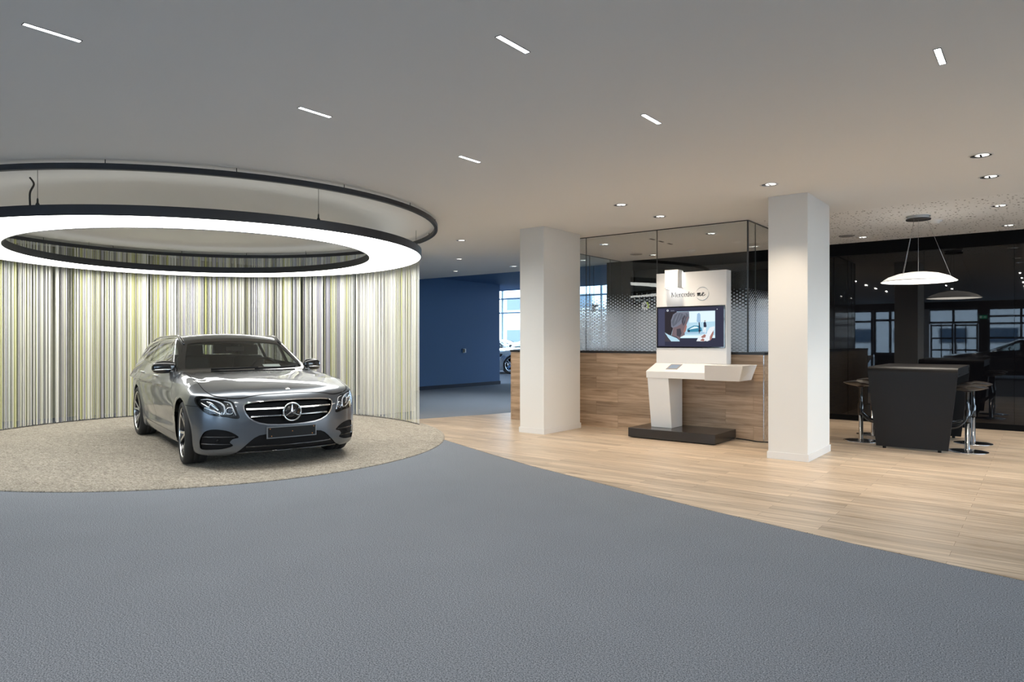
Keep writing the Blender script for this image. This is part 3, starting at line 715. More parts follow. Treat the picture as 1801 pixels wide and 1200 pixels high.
def plank_mat(name, ca, cb, L=1.25, Wd=.19, rot=0., rough=.32, vec='Object', swap=None, spec=.4):
    """long boards: random tone per board, stretched grain, fine joints"""
    m, t, b = nt(name); b.inputs['Specular IOR Level'].default_value = spec
    tc = node(t, 'ShaderNodeTexCoord'); mp = node(t, 'ShaderNodeMapping'); mp.inputs['Rotation'].default_value = swap or (0, 0, rot)
    t.links.new(tc.outputs[vec], mp.inputs['Vector'])
    br = node(t, 'ShaderNodeTexBrick', i_Scale=1.0); br.offset = .37; br.offset_frequency = 2; br.squash = 1
    br.inputs['Brick Width'].default_value = L; br.inputs['Row Height'].default_value = Wd
    br.inputs['Mortar Size'].default_value = .0012; br.inputs['Mortar Smooth'].default_value = .1; br.inputs['Bias'].default_value = 0
    br.inputs['Color1'].default_value = (0, 0, 0, 1); br.inputs['Color2'].default_value = (1, 1, 1, 1); br.inputs['Mortar'].default_value = (.5, .5, .5, 1)
    t.links.new(mp.outputs[0], br.inputs['Vector'])
    st = node(t, 'ShaderNodeMapping'); st.inputs['Scale'].default_value = (1.4, 26, 26); t.links.new(mp.outputs[0], st.inputs['Vector'])
    ad = node(t, 'ShaderNodeVectorMath', operation='ADD'); sc = node(t, 'ShaderNodeVectorMath', operation='SCALE'); sc.inputs['Scale'].default_value = 7.3
    t.links.new(br.outputs['Color'], sc.inputs[0]); t.links.new(st.outputs[0], ad.inputs[0]); t.links.new(sc.outputs[0], ad.inputs[1])
    g = node(t, 'ShaderNodeTexNoise', i_Scale=1.0, i_Detail=6, i_Roughness=.62, i_Distortion=.6); t.links.new(ad.outputs[0], g.inputs['Vector'])
    kn = node(t, 'ShaderNodeMapping'); kn.inputs['Scale'].default_value = (2.2, 7, 7); t.links.new(mp.outputs[0], kn.inputs['Vector'])
    k = node(t, 'ShaderNodeTexNoise', i_Scale=1.0, i_Detail=3); t.links.new(kn.outputs[0], k.inputs['Vector'])
    kr = node(t, 'ShaderNodeMapRange'); kr.inputs['From Min'].default_value = .66; kr.inputs['From Max'].default_value = .80; t.links.new(k.outputs['Fac'], kr.inputs['Value'])
    r = node(t, 'ShaderNodeValToRGB'); r.color_ramp.elements[0].position = .30; r.color_ramp.elements[1].position = .70
    r.color_ramp.elements[0].color = (*ca, 1); r.color_ramp.elements[1].color = (*cb, 1); t.links.new(g.outputs['Fac'], r.inputs[0])
    tone = node(t, 'ShaderNodeMapRange'); tone.inputs['To Min'].default_value = .80; tone.inputs['To Max'].default_value = 1.10; t.links.new(br.outputs['Color'], tone.inputs['Value'])
    m1 = node(t, 'ShaderNodeVectorMath', operation='SCALE'); t.links.new(r.outputs[0], m1.inputs[0]); t.links.new(tone.outputs[0], m1.inputs['Scale'])
    mk = node(t, 'ShaderNodeMixRGB'); mk.inputs[2].default_value = (ca[0]*.55, ca[1]*.5, ca[2]*.45, 1); t.links.new(kr.outputs[0], mk.inputs[0]); t.links.new(m1.outputs[0], mk.inputs[1])
    mj = node(t, 'ShaderNodeMixRGB'); mj.inputs[2].default_value = (ca[0]*.5, ca[1]*.45, ca[2]*.4, 1); t.links.new(br.outputs['Fac'], mj.inputs[0]); t.links.new(mk.outputs[0], mj.inputs[1])
    t.links.new(mj.outputs[0], b.inputs['Base Color'])
    rr = node(t, 'ShaderNodeMapRange'); rr.inputs['To Min'].default_value = rough-.05; rr.inputs['To Max'].default_value = rough+.10
    t.links.new(g.outputs['Fac'], rr.inputs['Value']); t.links.new(rr.outputs[0], b.inputs['Roughness'])
    bp = node(t, 'ShaderNodeBump', i_Strength=.12, i_Distance=.002); t.links.new(g.outputs['Fac'], bp.inputs['Height']); t.links.new(bp.outputs[0], b.inputs['Normal'])
    return m

def shag_mat(name):
    """deep pile: fine tufts plus lying streaks where the pile is brushed"""
    m, t, b = nt(name); b.inputs['Roughness'].default_value = .95; b.inputs['Specular IOR Level'].default_value = .1
    tc = node(t, 'ShaderNodeTexCoord'); mp = node(t, 'ShaderNodeMapping'); mp.inputs['Rotation'].default_value = (0, 0, -.67); mp.inputs['Scale'].default_value = (1, 2.4, 1)
    t.links.new(tc.outputs['Object'], mp.inputs['Vector'])
    f = node(t, 'ShaderNodeTexNoise', i_Scale=60, i_Detail=4, i_Roughness=.8); s = node(t, 'ShaderNodeTexNoise', i_Scale=11, i_Detail=5, i_Roughness=.65, i_Distortion=1.2); c = node(t, 'ShaderNodeTexNoise', i_Scale=1.2, i_Detail=3)
    t.links.new(tc.outputs['Object'], f.inputs['Vector']); t.links.new(mp.outputs[0], s.inputs['Vector']); t.links.new(mp.outputs[0], c.inputs['Vector'])
    r = node(t, 'ShaderNodeValToRGB'); r.color_ramp.elements[0].position = .37; r.color_ramp.elements[1].position = .62
    r.color_ramp.elements[0].color = (.15, .13, .10, 1); r.color_ramp.elements[1].color = (.62, .57, .49, 1)
    a = node(t, 'ShaderNodeMath', operation='MULTIPLY_ADD'); a.inputs[1].default_value = .66; t.links.new(f.outputs['Fac'], a.inputs[0])
    a2 = node(t, 'ShaderNodeMath', operation='MULTIPLY'); a2.inputs[1].default_value = .34; t.links.new(s.outputs['Fac'], a2.inputs[0]); t.links.new(a2.outputs[0], a.inputs[2])
    t.links.new(a.outputs[0], r.inputs[0])
    mr = node(t, 'ShaderNodeMapRange'); mr.inputs['To Min'].default_value = .86; mr.inputs['To Max'].default_value = 1.14; t.links.new(c.outputs['Fac'], mr.inputs['Value'])
    mx = node(t, 'ShaderNodeVectorMath', operation='SCALE'); t.links.new(r.outputs[0], mx.inputs[0]); t.links.new(mr.outputs[0], mx.inputs['Scale']); t.links.new(mx.outputs[0], b.inputs['Base Color'])
    bp = node(t, 'ShaderNodeBump', i_Strength=1.0, i_Distance=.02); t.links.new(a.outputs[0], bp.inputs['Height']); t.links.new(bp.outputs[0], b.inputs['Normal'])
    return m

def perforated_mat(name):
    """plaster board with scattered elongated holes; the holes are flat spots, their inner shade put into the colour"""
    m, t, b = nt(name); b.inputs['Roughness'].default_value = .9
    tc = node(t, 'ShaderNodeTexCoord'); mp = node(t, 'ShaderNodeMapping'); mp.inputs['Scale'].default_value = (24, 17, 14); t.links.new(tc.outputs['Object'], mp.inputs['Vector'])
    v = node(t, 'ShaderNodeTexVoronoi', i_Scale=1.0); v.inputs['Randomness'].default_value = 1; t.links.new(mp.outputs[0], v.inputs['Vector'])
    c = node(t, 'ShaderNodeSeparateColor'); t.links.new(v.outputs['Color'], c.inputs[0])
    th = node(t, 'ShaderNodeMapRange'); th.inputs['To Min'].default_value = .04; th.inputs['To Max'].default_value = .34; t.links.new(c.outputs[0], th.inputs['Value'])
    lt = node(t, 'ShaderNodeMath', operation='LESS_THAN'); t.links.new(v.outputs['Distance'], lt.inputs[0]); t.links.new(th.outputs[0], lt.inputs[1])
    mx = node(t, 'ShaderNodeMixRGB'); mx.inputs[1].default_value = (.88, .87, .85, 1); mx.inputs[2].default_value = (.22, .20, .18, 1)
    t.links.new(lt.outputs[0], mx.inputs[0]); t.links.new(mx.outputs[0], b.inputs['Base Color'])
    return m

def grid_mat(name):
    m, t, b = nt(name); b.inputs['Roughness'].default_value = .9
    tc = node(t, 'ShaderNodeTexCoord'); mp = node(t, 'ShaderNodeMapping'); mp.inputs['Scale'].default_value = (33, 33, 0); t.links.new(tc.outputs['Object'], mp.inputs['Vector'])
    v = node(t, 'ShaderNodeTexVoronoi', i_Scale=1.0); v.inputs['Randomness'].default_value = 0; t.links.new(mp.outputs[0], v.inputs['Vector'])
    lt = node(t, 'ShaderNodeMath', operation='LESS_THAN'); lt.inputs[1].default_value = .22; t.links.new(v.outputs['Distance'], lt.inputs[0])
    mx = node(t, 'ShaderNodeMixRGB'); mx.inputs[1].default_value = (.86, .84, .82, 1); mx.inputs[2].default_value = (.25, .24, .23, 1)
    t.links.new(lt.outputs[0], mx.inputs[0]); t.links.new(mx.outputs[0], b.inputs['Base Color'])
    return m

def frost_dots_mat(name, z0=1.22, z1=2.12):
    """clear pane with a printed gradient of frosted dots, large at the bottom and fading out upwards"""
    m = bpy.data.materials.new(name); m.use_nodes = True; t = m.node_tree; t.nodes.clear()
    tc = node(t, 'ShaderNodeTexCoord'); sp_ = node(t, 'ShaderNodeSeparateXYZ'); t.links.new(tc.outputs['Object'], sp_.inputs[0])
    def M(op, a, b=None, c=None):
        n = node(t, 'ShaderNodeMath', operation=op)
        for i, q in enumerate((a, b, c)):
            if q is None: continue
            if isinstance(q, (int, float)): n.inputs[i].default_value = q
            else: t.links.new(q, n.inputs[i])
        return n.outputs[0]
    P = .042
    u = M('DIVIDE', M('ADD', sp_.outputs['X'], sp_.outputs['Y']), P); vv = M('DIVIDE', sp_.outputs['Z'], P*1.16)
    par = M('MODULO', M('FLOOR', M('ADD', u, 1000.0)), 2.0)
    fu = M('SUBTRACT', M('FRACT', M('ADD', u, 1000.0)), .5)
    fv = M('SUBTRACT', M('FRACT', M('ADD', M('ADD', vv, 100.0), M('MULTIPLY', par, .5))), .5)
    d = M('SQRT', M('ADD', M('MULTIPLY', fu, fu), M('MULTIPLY', M('MULTIPLY', fv, fv), 1.35)))
    h = M('DIVIDE', M('SUBTRACT', z1, sp_.outputs['Z']), z1-z0)
    rad = M('POWER', M('MAXIMUM', h, 0.0), .65)
    rad = M('MINIMUM', rad, .535)
    mask = M('LESS_THAN', d, rad)
    tr = node(t, 'ShaderNodeBsdfTransparent'); tr.inputs[0].default_value = (.90, .93, .93, 1)
    g = node(t, 'ShaderNodeBsdfGlossy'); g.inputs['Roughness'].default_value = 0
    f = node(t, 'ShaderNodeFresnel'); two_sided_ior(t, f, 1.5)
    mx = node(t, 'ShaderNodeMixShader'); t.links.new(f.outputs[0], mx.inputs[0]); t.links.new(tr.outputs[0], mx.inputs[1]); t.links.new(g.outputs[0], mx.inputs[2])
    df = node(t, 'ShaderNodeBsdfDiffuse'); df.inputs[0].default_value = (.58, .65, .73, 1)
    tl = node(t, 'ShaderNodeBsdfTranslucent'); tl.inputs[0].default_value = (.58, .65, .73, 1)
    ms = node(t, 'ShaderNodeMixShader'); ms.inputs[0].default_value = .45; t.links.new(df.outputs[0], ms.inputs[1]); t.links.new(tl.outputs[0], ms.inputs[2])
    mt = node(t, 'ShaderNodeMixShader'); mt.inputs[0].default_value = .80; t.links.new(tr.outputs[0], mt.inputs[1]); t.links.new(ms.outputs[0], mt.inputs[2])
    fin = node(t, 'ShaderNodeMixShader'); t.links.new(mask, fin.inputs[0]); t.links.new(mx.outputs[0], fin.inputs[1]); t.links.new(mt.outputs[0], fin.inputs[2])
    o = node(t, 'ShaderNodeOutputMaterial'); t.links.new(fin.outputs[0], o.inputs[0]); return m

def strings_mat(name):
    """threads of the string curtain: each thread its own yarn colour"""
    m, t, b = nt(name); b.inputs['Roughness'].default_value = .8
    g = node(t, 'ShaderNodeNewGeometry'); r = node(t, 'ShaderNodeValToRGB'); r.color_ramp.interpolation = 'CONSTANT'
    cols = [(.62, .62, .55), (.80, .80, .72), (.46, .45, .42), (.58, .57, .26), (.74, .74, .68), (.44, .43, .50), (.66, .65, .45), (.82, .82, .78), (.34, .33, .25), (.60, .58, .62)]
    e = r.color_ramp.elements
    e[0].position = 0; e[0].color = (*cols[0], 1); e[1].position = .1; e[1].color = (*cols[1], 1)
    for i in range(2, 10): q = e.new(i*.1); q.color = (*cols[i], 1)
    t.links.new(g.outputs['Random Per Island'], r.inputs[0]); t.links.new(r.outputs[0], b.inputs['Base Color'])
    b.inputs['Transmission Weight'].default_value = 0
    return m

MT = dict(
    carpet=carpet_mat('blue_grey_carpet', (.062, .073, .090), (.35, .378, .425), 150, .15),
    rug=shag_mat('beige_shag'),
    floor_wood=plank_mat('oak_floor_boards', (.35, .26, .175), (.69, .575, .45), 1.30, .135, 0, .37),
    wall_wood=plank_mat('oak_wall_boards', (.25, .165, .10), (.56, .41, .285), 1.05, .205, 0, .42, swap=(math.pi/2, 0, 0)),
    side_wood=plank_mat('oak_side_boards', (.27, .175, .095), (.45, .32, .20), 1.05, .205, 0, .42, swap=(0, math.pi/2, math.pi/2)),
    ceiling=mat('white_ceiling_plaster', (.86, .85, .83), .95, spec=.2, bump=(60, .05)),
    white=mat('white_wall_paint', (.80, .79, .76), .75, spec=.3, bump=(90, .04)),
    skirting=mat('white_skirting', (.80, .79, .77), .45),
    kiosk=mat('cream_white_lacquer', (.87, .865, .85), .35, coat=.2),
    behind=mat('taupe_wall_paint', (.30, .29, .22), .8, spec=.2),
    blue=mat('dark_blue_wall_paint', (.068, .155, .31), .70, spec=.3, bump=(70, .05)),
    bluetrim=mat('dark_blue_skirting', (.012, .022, .045), .6, spec=.15),
    blacktrim=mat('black_trim', (.003, .003, .0035), .6, spec=.1),
    dgrey=mat('dark_brown_grey_panel', (.028, .027, .026), .55),
    blackglass=mat('black_back_painted_glass', (.0035, .0035, .0045), .0, spec=.5),
    ctop=mat('black_counter_edge', (.012, .012, .014), .35),
    plinth=mat('black_brown_plinth', (.022, .019, .018), .22),
    anthra=mat('anthracite_metal_lacquer', (.007, .006, .006), .42, metal=.0, spec=.3),
    innerg=mat('grey_inner_panel', (.30, .29, .29), .45),
    ringblack=mat('black_aluminium', (.018, .019, .024), .5),
    ringlight=emis('ring_diffuser', (1.0, .985, .93), RING_S),
    lineled=emis('linear_led', (.92, .97, 1.0), LINE_S),
    downled=emis('downlight_led', (1.0, .95, .88), 2.2),
    chrome=mat('stool_chrome', (.75, .77, .80), .12, metal=1),
    reflector=mat('downlight_reflector', (.65, .68, .72), .22, metal=1),
    stool=mat('stool_seat_dark', (.016, .014, .014), .34),
    stoolblack=mat('stool_black_gloss', (.01, .01, .012), .15, coat=.5),
    glass=glass('clear_glass', (.955, .965, .96), 1.0),
    win=glass('window_glass', (.93, .96, .97), .6),
    frame=mat('dark_window_frame', (.05, .065, .09), .45),
    lframe=mat('light_blue_grey_frame', (.30, .40, .50), .5),
    perf=perforated_mat('perforated_acoustic_board'), grid=grid_mat('fine_perforated_board'),
    frost=frost_dots_mat('frosted_dot_print'),
    asphalt=mat('asphalt', (.20, .21, .22), .9), facade=mat('white_facade', (.80, .82, .84), .9), facgrey=mat('grey_facade', (.30, .33, .36), .8),
    facwin=mat('facade_window', (.06, .10, .15), .1),
    green=emis('exit_sign_green', (.03, .55, .30), 1.2), signwhite=emis('exit_sign_white', (.85, 1, .93), 1.6),
    black=CARM['black'], vent=mat('grey_vent', (.30, .29, .28), .7), cable=mat('dark_cable', (.02, .02, .02), .6),
    steel=mat('steel_cable', (.55, .55, .55), .3, metal=1), thin=mat('dark_glass_joint', (.05, .055, .055), .4),
)
# ---------------------------------------------------------------- the setting
def panel(name, a, b, m, kind=True, bevel=0):
    o = MB().box(a, b).build(name, m, bevel=bevel)
    if kind: structure(o)
    return o
X0, X1, Y0, Y1 = -30., 5.0, -9., 29.
panel('floor', (X0, Y0, -.12), (X1, Y1, 0), MT['carpet'])
# oak floor: its edge runs in a long slanting line past the carpet
wood = [(-6.62, 6.90), (-5.34, 6.37), (-4.46, 6.03), (-3.2, 5.64), (-2.13, 5.33), (-1.02, 5.05), (-.10, 4.87), (1.5, 4.60), (X1, 4.2), (X1, 12.9), (-7.3, 12.9), (-7.39, 10.8), (-8.03, 10.29), (-8.16, 9.75), (-8.60, 8.52), (-9.3, 6.6), (-8.0, 6.3)]
structure(MB().prism(wood, .0005, .004).build('floor', MT['floor_wood']))
# ceiling: plain plaster, an acoustic field over the seating corner, fine grid inside the glass box
panel('ceiling', (-13.9, Y0, CEIL), (X1, 9.62, CEIL+.15), MT['ceiling'])
panel('ceiling', (-13.9, 9.62, CEIL), (-6.98, 13.1, CEIL+.15), MT['ceiling'])
panel('ceiling', (-6.98, 9.62, CEIL), (-3.3, 13.1, CEIL+.15), MT['grid'])
panel('ceiling', (-3.3, 9.62, CEIL), (X1, 13.1, CEIL+.15), MT['perf'])
panel('ceiling', (-30, 13.1, 3.17), (-6.9, 19.2, 3.32), MT['blue'])
panel('ceiling', (-30, 19.2, 4.7), (-3, Y1, 4.85), MT['ceiling'])
panel('trim_1', (-30, 19.1, 3.17), (-3, 19.2, 4.7), MT['lframe'])
panel('trim_2', (-13.9, 13.1, CEIL), (-6.9, 13.14, 3.32), MT['blue'])
# walls
panel('wall_left', (-13.95, 10.0, 0), (-13.7, 13.3, 3.17), MT['behind'])
panel('wall_blue', (-13.95, 13.3, 0), (-13.7, 16.9, 3.17), MT['blue'])
panel('baseboard_blue', (-13.7, 13.3, 0), (-13.68, 16.92, .10), MT['bluetrim'])
panel('wall_left', (-14.05, Y0, 0), (-13.9, 10.0, CEIL), MT['behind'])
panel('wall_back', (-7.0, 12.86, 0), (X1, 13.1, CEIL), MT['blacktrim'])
panel('wall_side', (-7.42, 12.80, 0), (-6.80, 13.1, CEIL), MT['dgrey'])
panel('wall_passage', (-7.0, 13.1, 0), (-6.9, 19.2, 4.7), MT['blue'])
panel('wall_far', (-3.1, 13.1, 0), (-3.0, Y1, 4.7), MT['blue'])
panel('wall_north', (-30.1, 16.9, 0), (-30, Y1, 4.7), MT['blue'])
# black glass cladding, one pane beside the other
gx = [-6.80, -5.42, -4.05, -2.68, -1.55, -.37, .95, 2.3, X1]
for i in range(len(gx)-1):
    o = panel('wall_panel', (gx[i]+.002, 12.835, .10), (gx[i+1]-.002, 12.855, 2.84), MT['blackglass'], False)
    o['kind'] = 'structure'
panel('baseboard_black', (-6.8, 12.84, 0), (X1, 12.86, .10), MT['blacktrim'])
panel('trim_3', (-6.8, 12.80, 2.84), (X1, 12.86, CEIL), MT['blacktrim'])

def window_wall(n, axis, at, a, b, z0, z1, step, trans, m_frame, w=.06, skip=()):
    """posts and transoms with one pane; axis 0 runs along x at y = at, axis 1 along y at x = at"""
    f = MB(); 
    def bx(u0, u1, zz0, zz1, d=.05):
        if axis == 0: f.box((u0, at-d, zz0), (u1, at+d, zz1))
        else: f.box((at-d, u0, zz0), (at+d, u1, zz1))
    k = 0; u = a
    while u <= b+1e-6: bx(u-w/2, u+w/2, z0, z1); u += step
    for z in trans: bx(a, b, z-w/2, z+w/2, .045)
    o = f.build('window_%d' % n, m_frame); structure(o)
    p = MB()
    if axis == 0: p.box((a, at-.006, z0), (b, at+.006, z1))
    else: p.box((at-.006, a, z0), (at+.006, b, z1))
    g = p.build('pane', MT['win'], o)
    return o
window_wall(1, 0, Y1, -29.5, -3.1, 0, 4.7, 1.55, [.06, 1.05, 2.89, 3.65, 4.6], MT['lframe'], .08)
# behind the camera: piers, windows and a double door
panel('wall_rear', (-14, Y0, 0), (-10.5, Y0+.2, CEIL), MT['dgrey'])
panel('wall_rear', (-4.85, Y0, 0), (-3.98, Y0+.2, CEIL), MT['white'])
panel('wall_rear', (-2.2, Y0, 0), (-1.85, Y0+.2, CEIL), MT['dgrey'])
panel('wall_rear', (-10.5, Y0, 2.75), (X1, Y0+.2, CEIL), MT['dgrey'])
panel('wall_rear', (-6.1, Y0, 0), (-4.85, Y0+.2, .75), MT['dgrey'])
window_wall(2, 0, Y0+.1, -10.5, -6.2, 0, 2.75, 1.43, [.06, 2.25, 2.72], MT['frame'], .09)
window_wall(3, 0, Y0+.1, -6.1, -4.85, .75, 2.75, .62, [.8, 2.3, 2.72], MT['frame'], .10)
window_wall(4, 0, Y0+.1, -1.85, X1, .0, 2.75, 1.08, [.06, .9, 1.5, 2.1, 2.4, 2.72], MT['frame'], .08)
d = window_wall(5, 0, Y0+.1, -3.98, -2.2, 2.1, 2.75, .89, [2.16, 2.72], MT['frame'], .09)
for k in (0, 1):
    x0 = -3.94+k*.875; f = MB()
    for u in (x0, x0+.78): f.box((u, Y0+.06, 0), (u+.07, Y0+.14, 2.1))
    f.box((x0+.39, Y0+.07, 0), (x0+.43, Y0+.13, 2.1))
    for z in (.0, .45, .95, 1.45, 2.0): f.box((x0, Y0+.07, z), (x0+.85, Y0+.13, z+.07))
    o = f.build('door_%d' % (k+1), MT['frame']); structure(o)
    MB().box((x0, Y0+.095, 0), (x0+.85, Y0+.105, 2.1)).build('pane', MT['win'], o)
    h = MB(); hx = x0+(.74 if k == 0 else .10); h.tube([(hx, Y0+.20, .8), (hx, Y0+.20, 1.25)], .015); h.build('door_handle', MT['chrome'], o)
# right-hand window wall
panel('wall_right', (X1, Y0, 0), (X1+.15, 5.0, CEIL), MT['white'])
panel('trim_4', (X1, 5.0, 2.75), (X1+.15, 13.1, CEIL), MT['white'])
panel('wall_right', (X1, 5.0, 0), (X1+.15, 13.1, .85), MT['white'])
window_wall(6, 1, X1+.05, 5.0, 12.8, .85, 2.75, 1.56, [.9, 2.2, 2.72], MT['frame'], .08)

# square columns, each with a skirting
for k, (x0, y0, lab) in enumerate(((-2.10, 8.11, 'white square column between the touchscreen stand and the dark table'), (-5.76, 8.13, 'white square column left of the touchscreen stand'), (-9.72, 8.35, 'white square column standing behind the end of the string curtain'))):
    c = MB().box((x0-.45, y0+.012, 0), (x0-.012, y0+1.0, CEIL)).build('column', MT['white'], bevel=.004)
    tag(c, lab, 'column', 'square columns in a row')
    s = MB(); s.prism([(x0-.462, y0), (x0, y0), (x0, y0+1.012), (x0-.462, y0+1.012)], .004, .085); s.build('skirting', MT['skirting'], c, bevel=.003)

# round hole of shade where the suspended ring hangs: a shallow groove marks the track line
# ---------------------------------------------------------------- outside
structure(MB().box((-90, -70, -.20), (60, 90, -.13)).build('ground', MT['asphalt']))
def building(x0, x1, y0, y1, h, lab, nx, nz, side):
    b = MB().box((x0, y0, -.13), (x1, y1, h)).build('office_building', MT['facade'], bevel=.05)
    tag(b, lab, 'building')
    yy = y0 if side < 0 else y1
    w = (x1-x0)/nx
    for j in range(nz):
        for i in range(nx):
            u = x0+w*(i+.2); z = 1.2+j*(h-1)/nz
            f = MB().box((u, min(yy, yy+side*.06), z), (u+w*.6, max(yy, yy+side*.06), z+1.3)).build('window', MT['facgrey'], b)
            MB().box((u+.08, min(yy+side*.05, yy+side*.09), z+.08), (u+w*.6-.08, max(yy+side*.05, yy+side*.09), z+1.22)).build('pane', MT['facwin'], f)
    MB().box((x0-.1, y0-.1, h), (x1+.1, y1+.1, h+.25)).build('roof_edge', MT['facgrey'], b)
    return b
building(-42, -16, 52, 60, 7.2, 'white two storey office building seen through the far windows', 7, 2, -1)
building(-22, 6, -52, -44, 7.0, 'pale commercial building across the street, mirrored in the black wall', 8, 2, 1)
# ---------------------------------------------------------------- rug, string curtain, light ring
EC = np.array([-9.441, 4.908]); EA = math.radians(170.5); RA, RB = 3.66, 3.32
def ell(t, k=1., w=0.):
    a, b = RA*k+w, RB*k+w; u = np.array([math.cos(EA), math.sin(EA)]); v = np.array([-math.sin(EA), math.cos(EA)])
    return EC+u*a*math.cos(t)+v*b*math.sin(t)
n = 128
rg = MB(); ring = [ell(2*math.pi*i/n) for i in range(n)]; prof = [(0, .000), (.002, .006), (-.006, .011), (-.02, .013)]
VV = []
for w, z in prof: VV += [(*ell(2*math.pi*i/n, 1, w), z) for i in range(n)]
rg.add(VV, [(j*n+i, j*n+(i+1) % n, (j+1)*n+(i+1) % n, (j+1)*n+i) for j in range(3) for i in range(n)]+[tuple(range(3*n, 4*n))], 0, False)
tag(rg.build('round_rug', MT['rug']), 'large round beige shag carpet lying under the grey car', 'rug')

def band(b, k, w0, w1, z0, z1, mi=0, seg=160, kz=1.0):
    VV = []
    for w, z in ((w0, z0), (w1, z0), (w1, z1), (w0, z1)): VV += [(*ell(2*math.pi*i/seg, k, w), z) for i in range(seg)]
    b.add(VV, [(j*seg+i, j*seg+(i+1) % seg, ((j+1) % 4)*seg+(i+1) % seg, ((j+1) % 4)*seg+i) for j in range(4) for i in range(seg)], mi, False)
KR = .965
def ang_of(x, y):
    u = np.array([math.cos(EA), math.sin(EA)]); v = np.array([-math.sin(EA), math.cos(EA)]); q = np.array([x, y])-EC
    return math.atan2((q@v)/(RB*KR), (q@u)/(RA*KR))
SUSP = (132, 183, 243, 304, 15, 75)
tr = MB(); band(tr, KR, -.022, .022, 2.955, 3.01); tr = tr.build('curtain_track', MT['ringblack'])
tag(tr, 'thin black oval rail hung under the ceiling around the light ring', 'curtain rail')
for i in range(18):
    p = ell(2*math.pi*(i+.3)/18, KR); MB().tube([(*p, 3.005), (*p, CEIL-.001)], .004, 6).build('rail_hanger', MT['cable'], tr)

lt = thing('ring_light', (EC[0], EC[1], 2.57), 'huge glowing oval ring light in a black rim hanging above the grey car', 'pendant light')
def sub(o): o.parent = lt; o.location = (-EC[0], -EC[1], -2.57); return o
KL = .905
b = MB(); band(b, KL, -.012, 0, 2.57, 2.672); band(b, KL, -.752, -.740, 2.57, 2.672); band(b, KL, -.752, 0, 2.668, 2.674); sub(b.build('housing', MT['ringblack']))
b = MB(); band(b, KL, -.60, -.15, 2.6745, 2.678); tag(sub(b.build('added_uplight_strip', emis('added_uplight_glow', (1, .98, .90), .55))), 'added dim strip, unseen on top, that brightens the ceiling')  # unseen glowing strip added on the ring to brighten the ceiling above
b = MB(); band(b, KL, -.742, -.010, 2.578, 2.590); tag(sub(b.build('diffuser', MT['ringlight'])), 'glowing white underside')
for i, a in enumerate([math.radians(q) for q in SUSP]):
    p = ell(a, KL, -.03); pw = MB(); pw.tube([(*p, 2.70), (*p, CEIL-.001)], .0025, 6); sub(pw.build('suspension_wire', MT['cable']))
    c = MB(); c.lathe([(.018, 0), (.018, .012), (.009, .03), (.008, .06), (.003, .075)], 12, (p[0], p[1], 2.672)); sub(c.build('wire_clamp', MT['cable']))
p = ell(math.radians(130.5), KL, -.03); c = MB(); c.tube(catmull([(*p, 2.68), (p[0], p[1], 2.80), (p[0]-.06, p[1]+.05, 2.90), (p[0]-.20, p[1]+.06, 2.985)], 5, False), .009, 8); sub(c.build('power_cable', MT['cable']))

# string curtain: threads hang from the back half of the rail
rs = np.random.RandomState(3)
a_right = ang_of(-7.98, 7.87); a_left = ang_of(-13.3, 3.0)
A0, A1 = (a_right, a_left) if a_right < a_left else (a_left, a_right)
if A1-A0 > math.pi: A0, A1 = A1, A0+2*math.pi
yarn = [(.86, .86, .82), (.78, .78, .66), (.60, .60, .28), (.46, .45, .52), (.30, .29, .22), (.60, .59, .56)]
ym = [mat('yarn_%s' % n, c, .85, spec=.2) for n, c in zip(('white', 'cream', 'yellow_green', 'lilac_grey', 'olive', 'grey'), yarn)]
end =  A1 if abs(a_right-A1) < .01 or abs(a_right+2*math.pi-A1) < .01 else A0
# the curtain runs on round the left side of the rail, past the edge of the photograph
if end == A1: A0 -= .45
else: A1 += .45
b = MB(); t = A0
while t < A1:                                             # bunches of threads, each bunch leaning to one yarn and one density
    L_ = rs.uniform(.004, .015); near = abs(t-end) < .62
    main = rs.choice(6, p=[.30, .22, .16, .13, .08, .11]); dens = rs.choice([.25, .5, .75, .95], p=[.18, .27, .33, .22])
    if near: dens = .20+.25*dens; main = rs.choice(6, p=[.62, .24, .08, .03, .0, .03])
    u = t
    while u < t+L_:
        u += rs.uniform(.0011, .0019)
        if rs.rand() > dens: continue
        mi = main if rs.rand() < .7 else rs.randint(0, 2 if near else 4)
        w = rs.choice([.0022, .0030, .0042]); p = ell(u, KR, rs.uniform(-.018, .018)); q = ell(u+.002, KR); q0 = ell(u, KR); d = (q-q0)/np.linalg.norm(q-q0); nrm = np.array([-d[1], d[0]])
        z0 = .023+rs.uniform(0, .015); V8 = []
        for zz in (z0, 2.953):
            for s_, e_ in ((-w, -.0015), (w, -.0015), (w, .0015), (-w, .0015)):
                r_ = p+d*s_+nrm*e_; V8.append((r_[0], r_[1], zz))
        b.add(V8, [(0, 1, 5, 4), (1, 2, 6, 5), (2, 3, 7, 6), (3, 0, 4, 7)], int(mi))
    t += L_
tag(b.build('string_curtain', ym, fix=False), 'curved curtain of fine yellow, white and grey strings behind the grey car', 'curtain', kind='stuff')
b = MB(); TT = np.linspace(A0, A1, 90); V2 = []
for w, z in ((-.012, .013), (.012, .013), (.012, .021), (-.012, .021)): V2 += [(*ell(t, KR, w), z) for t in TT]
k = len(TT); b.add(V2, [(j*k+i, j*k+i+1, ((j+1) % 4)*k+i+1, ((j+1) % 4)*k+i) for j in range(4) for i in range(k-1)]+[(0, k, 2*k, 3*k), (k-1, 2*k-1, 3*k-1, 4*k-1)])
tag(b.build('curtain_weight_bar', MT['ringblack']), 'dark curved bar on the rug along the foot of the string curtain', 'curtain rail')

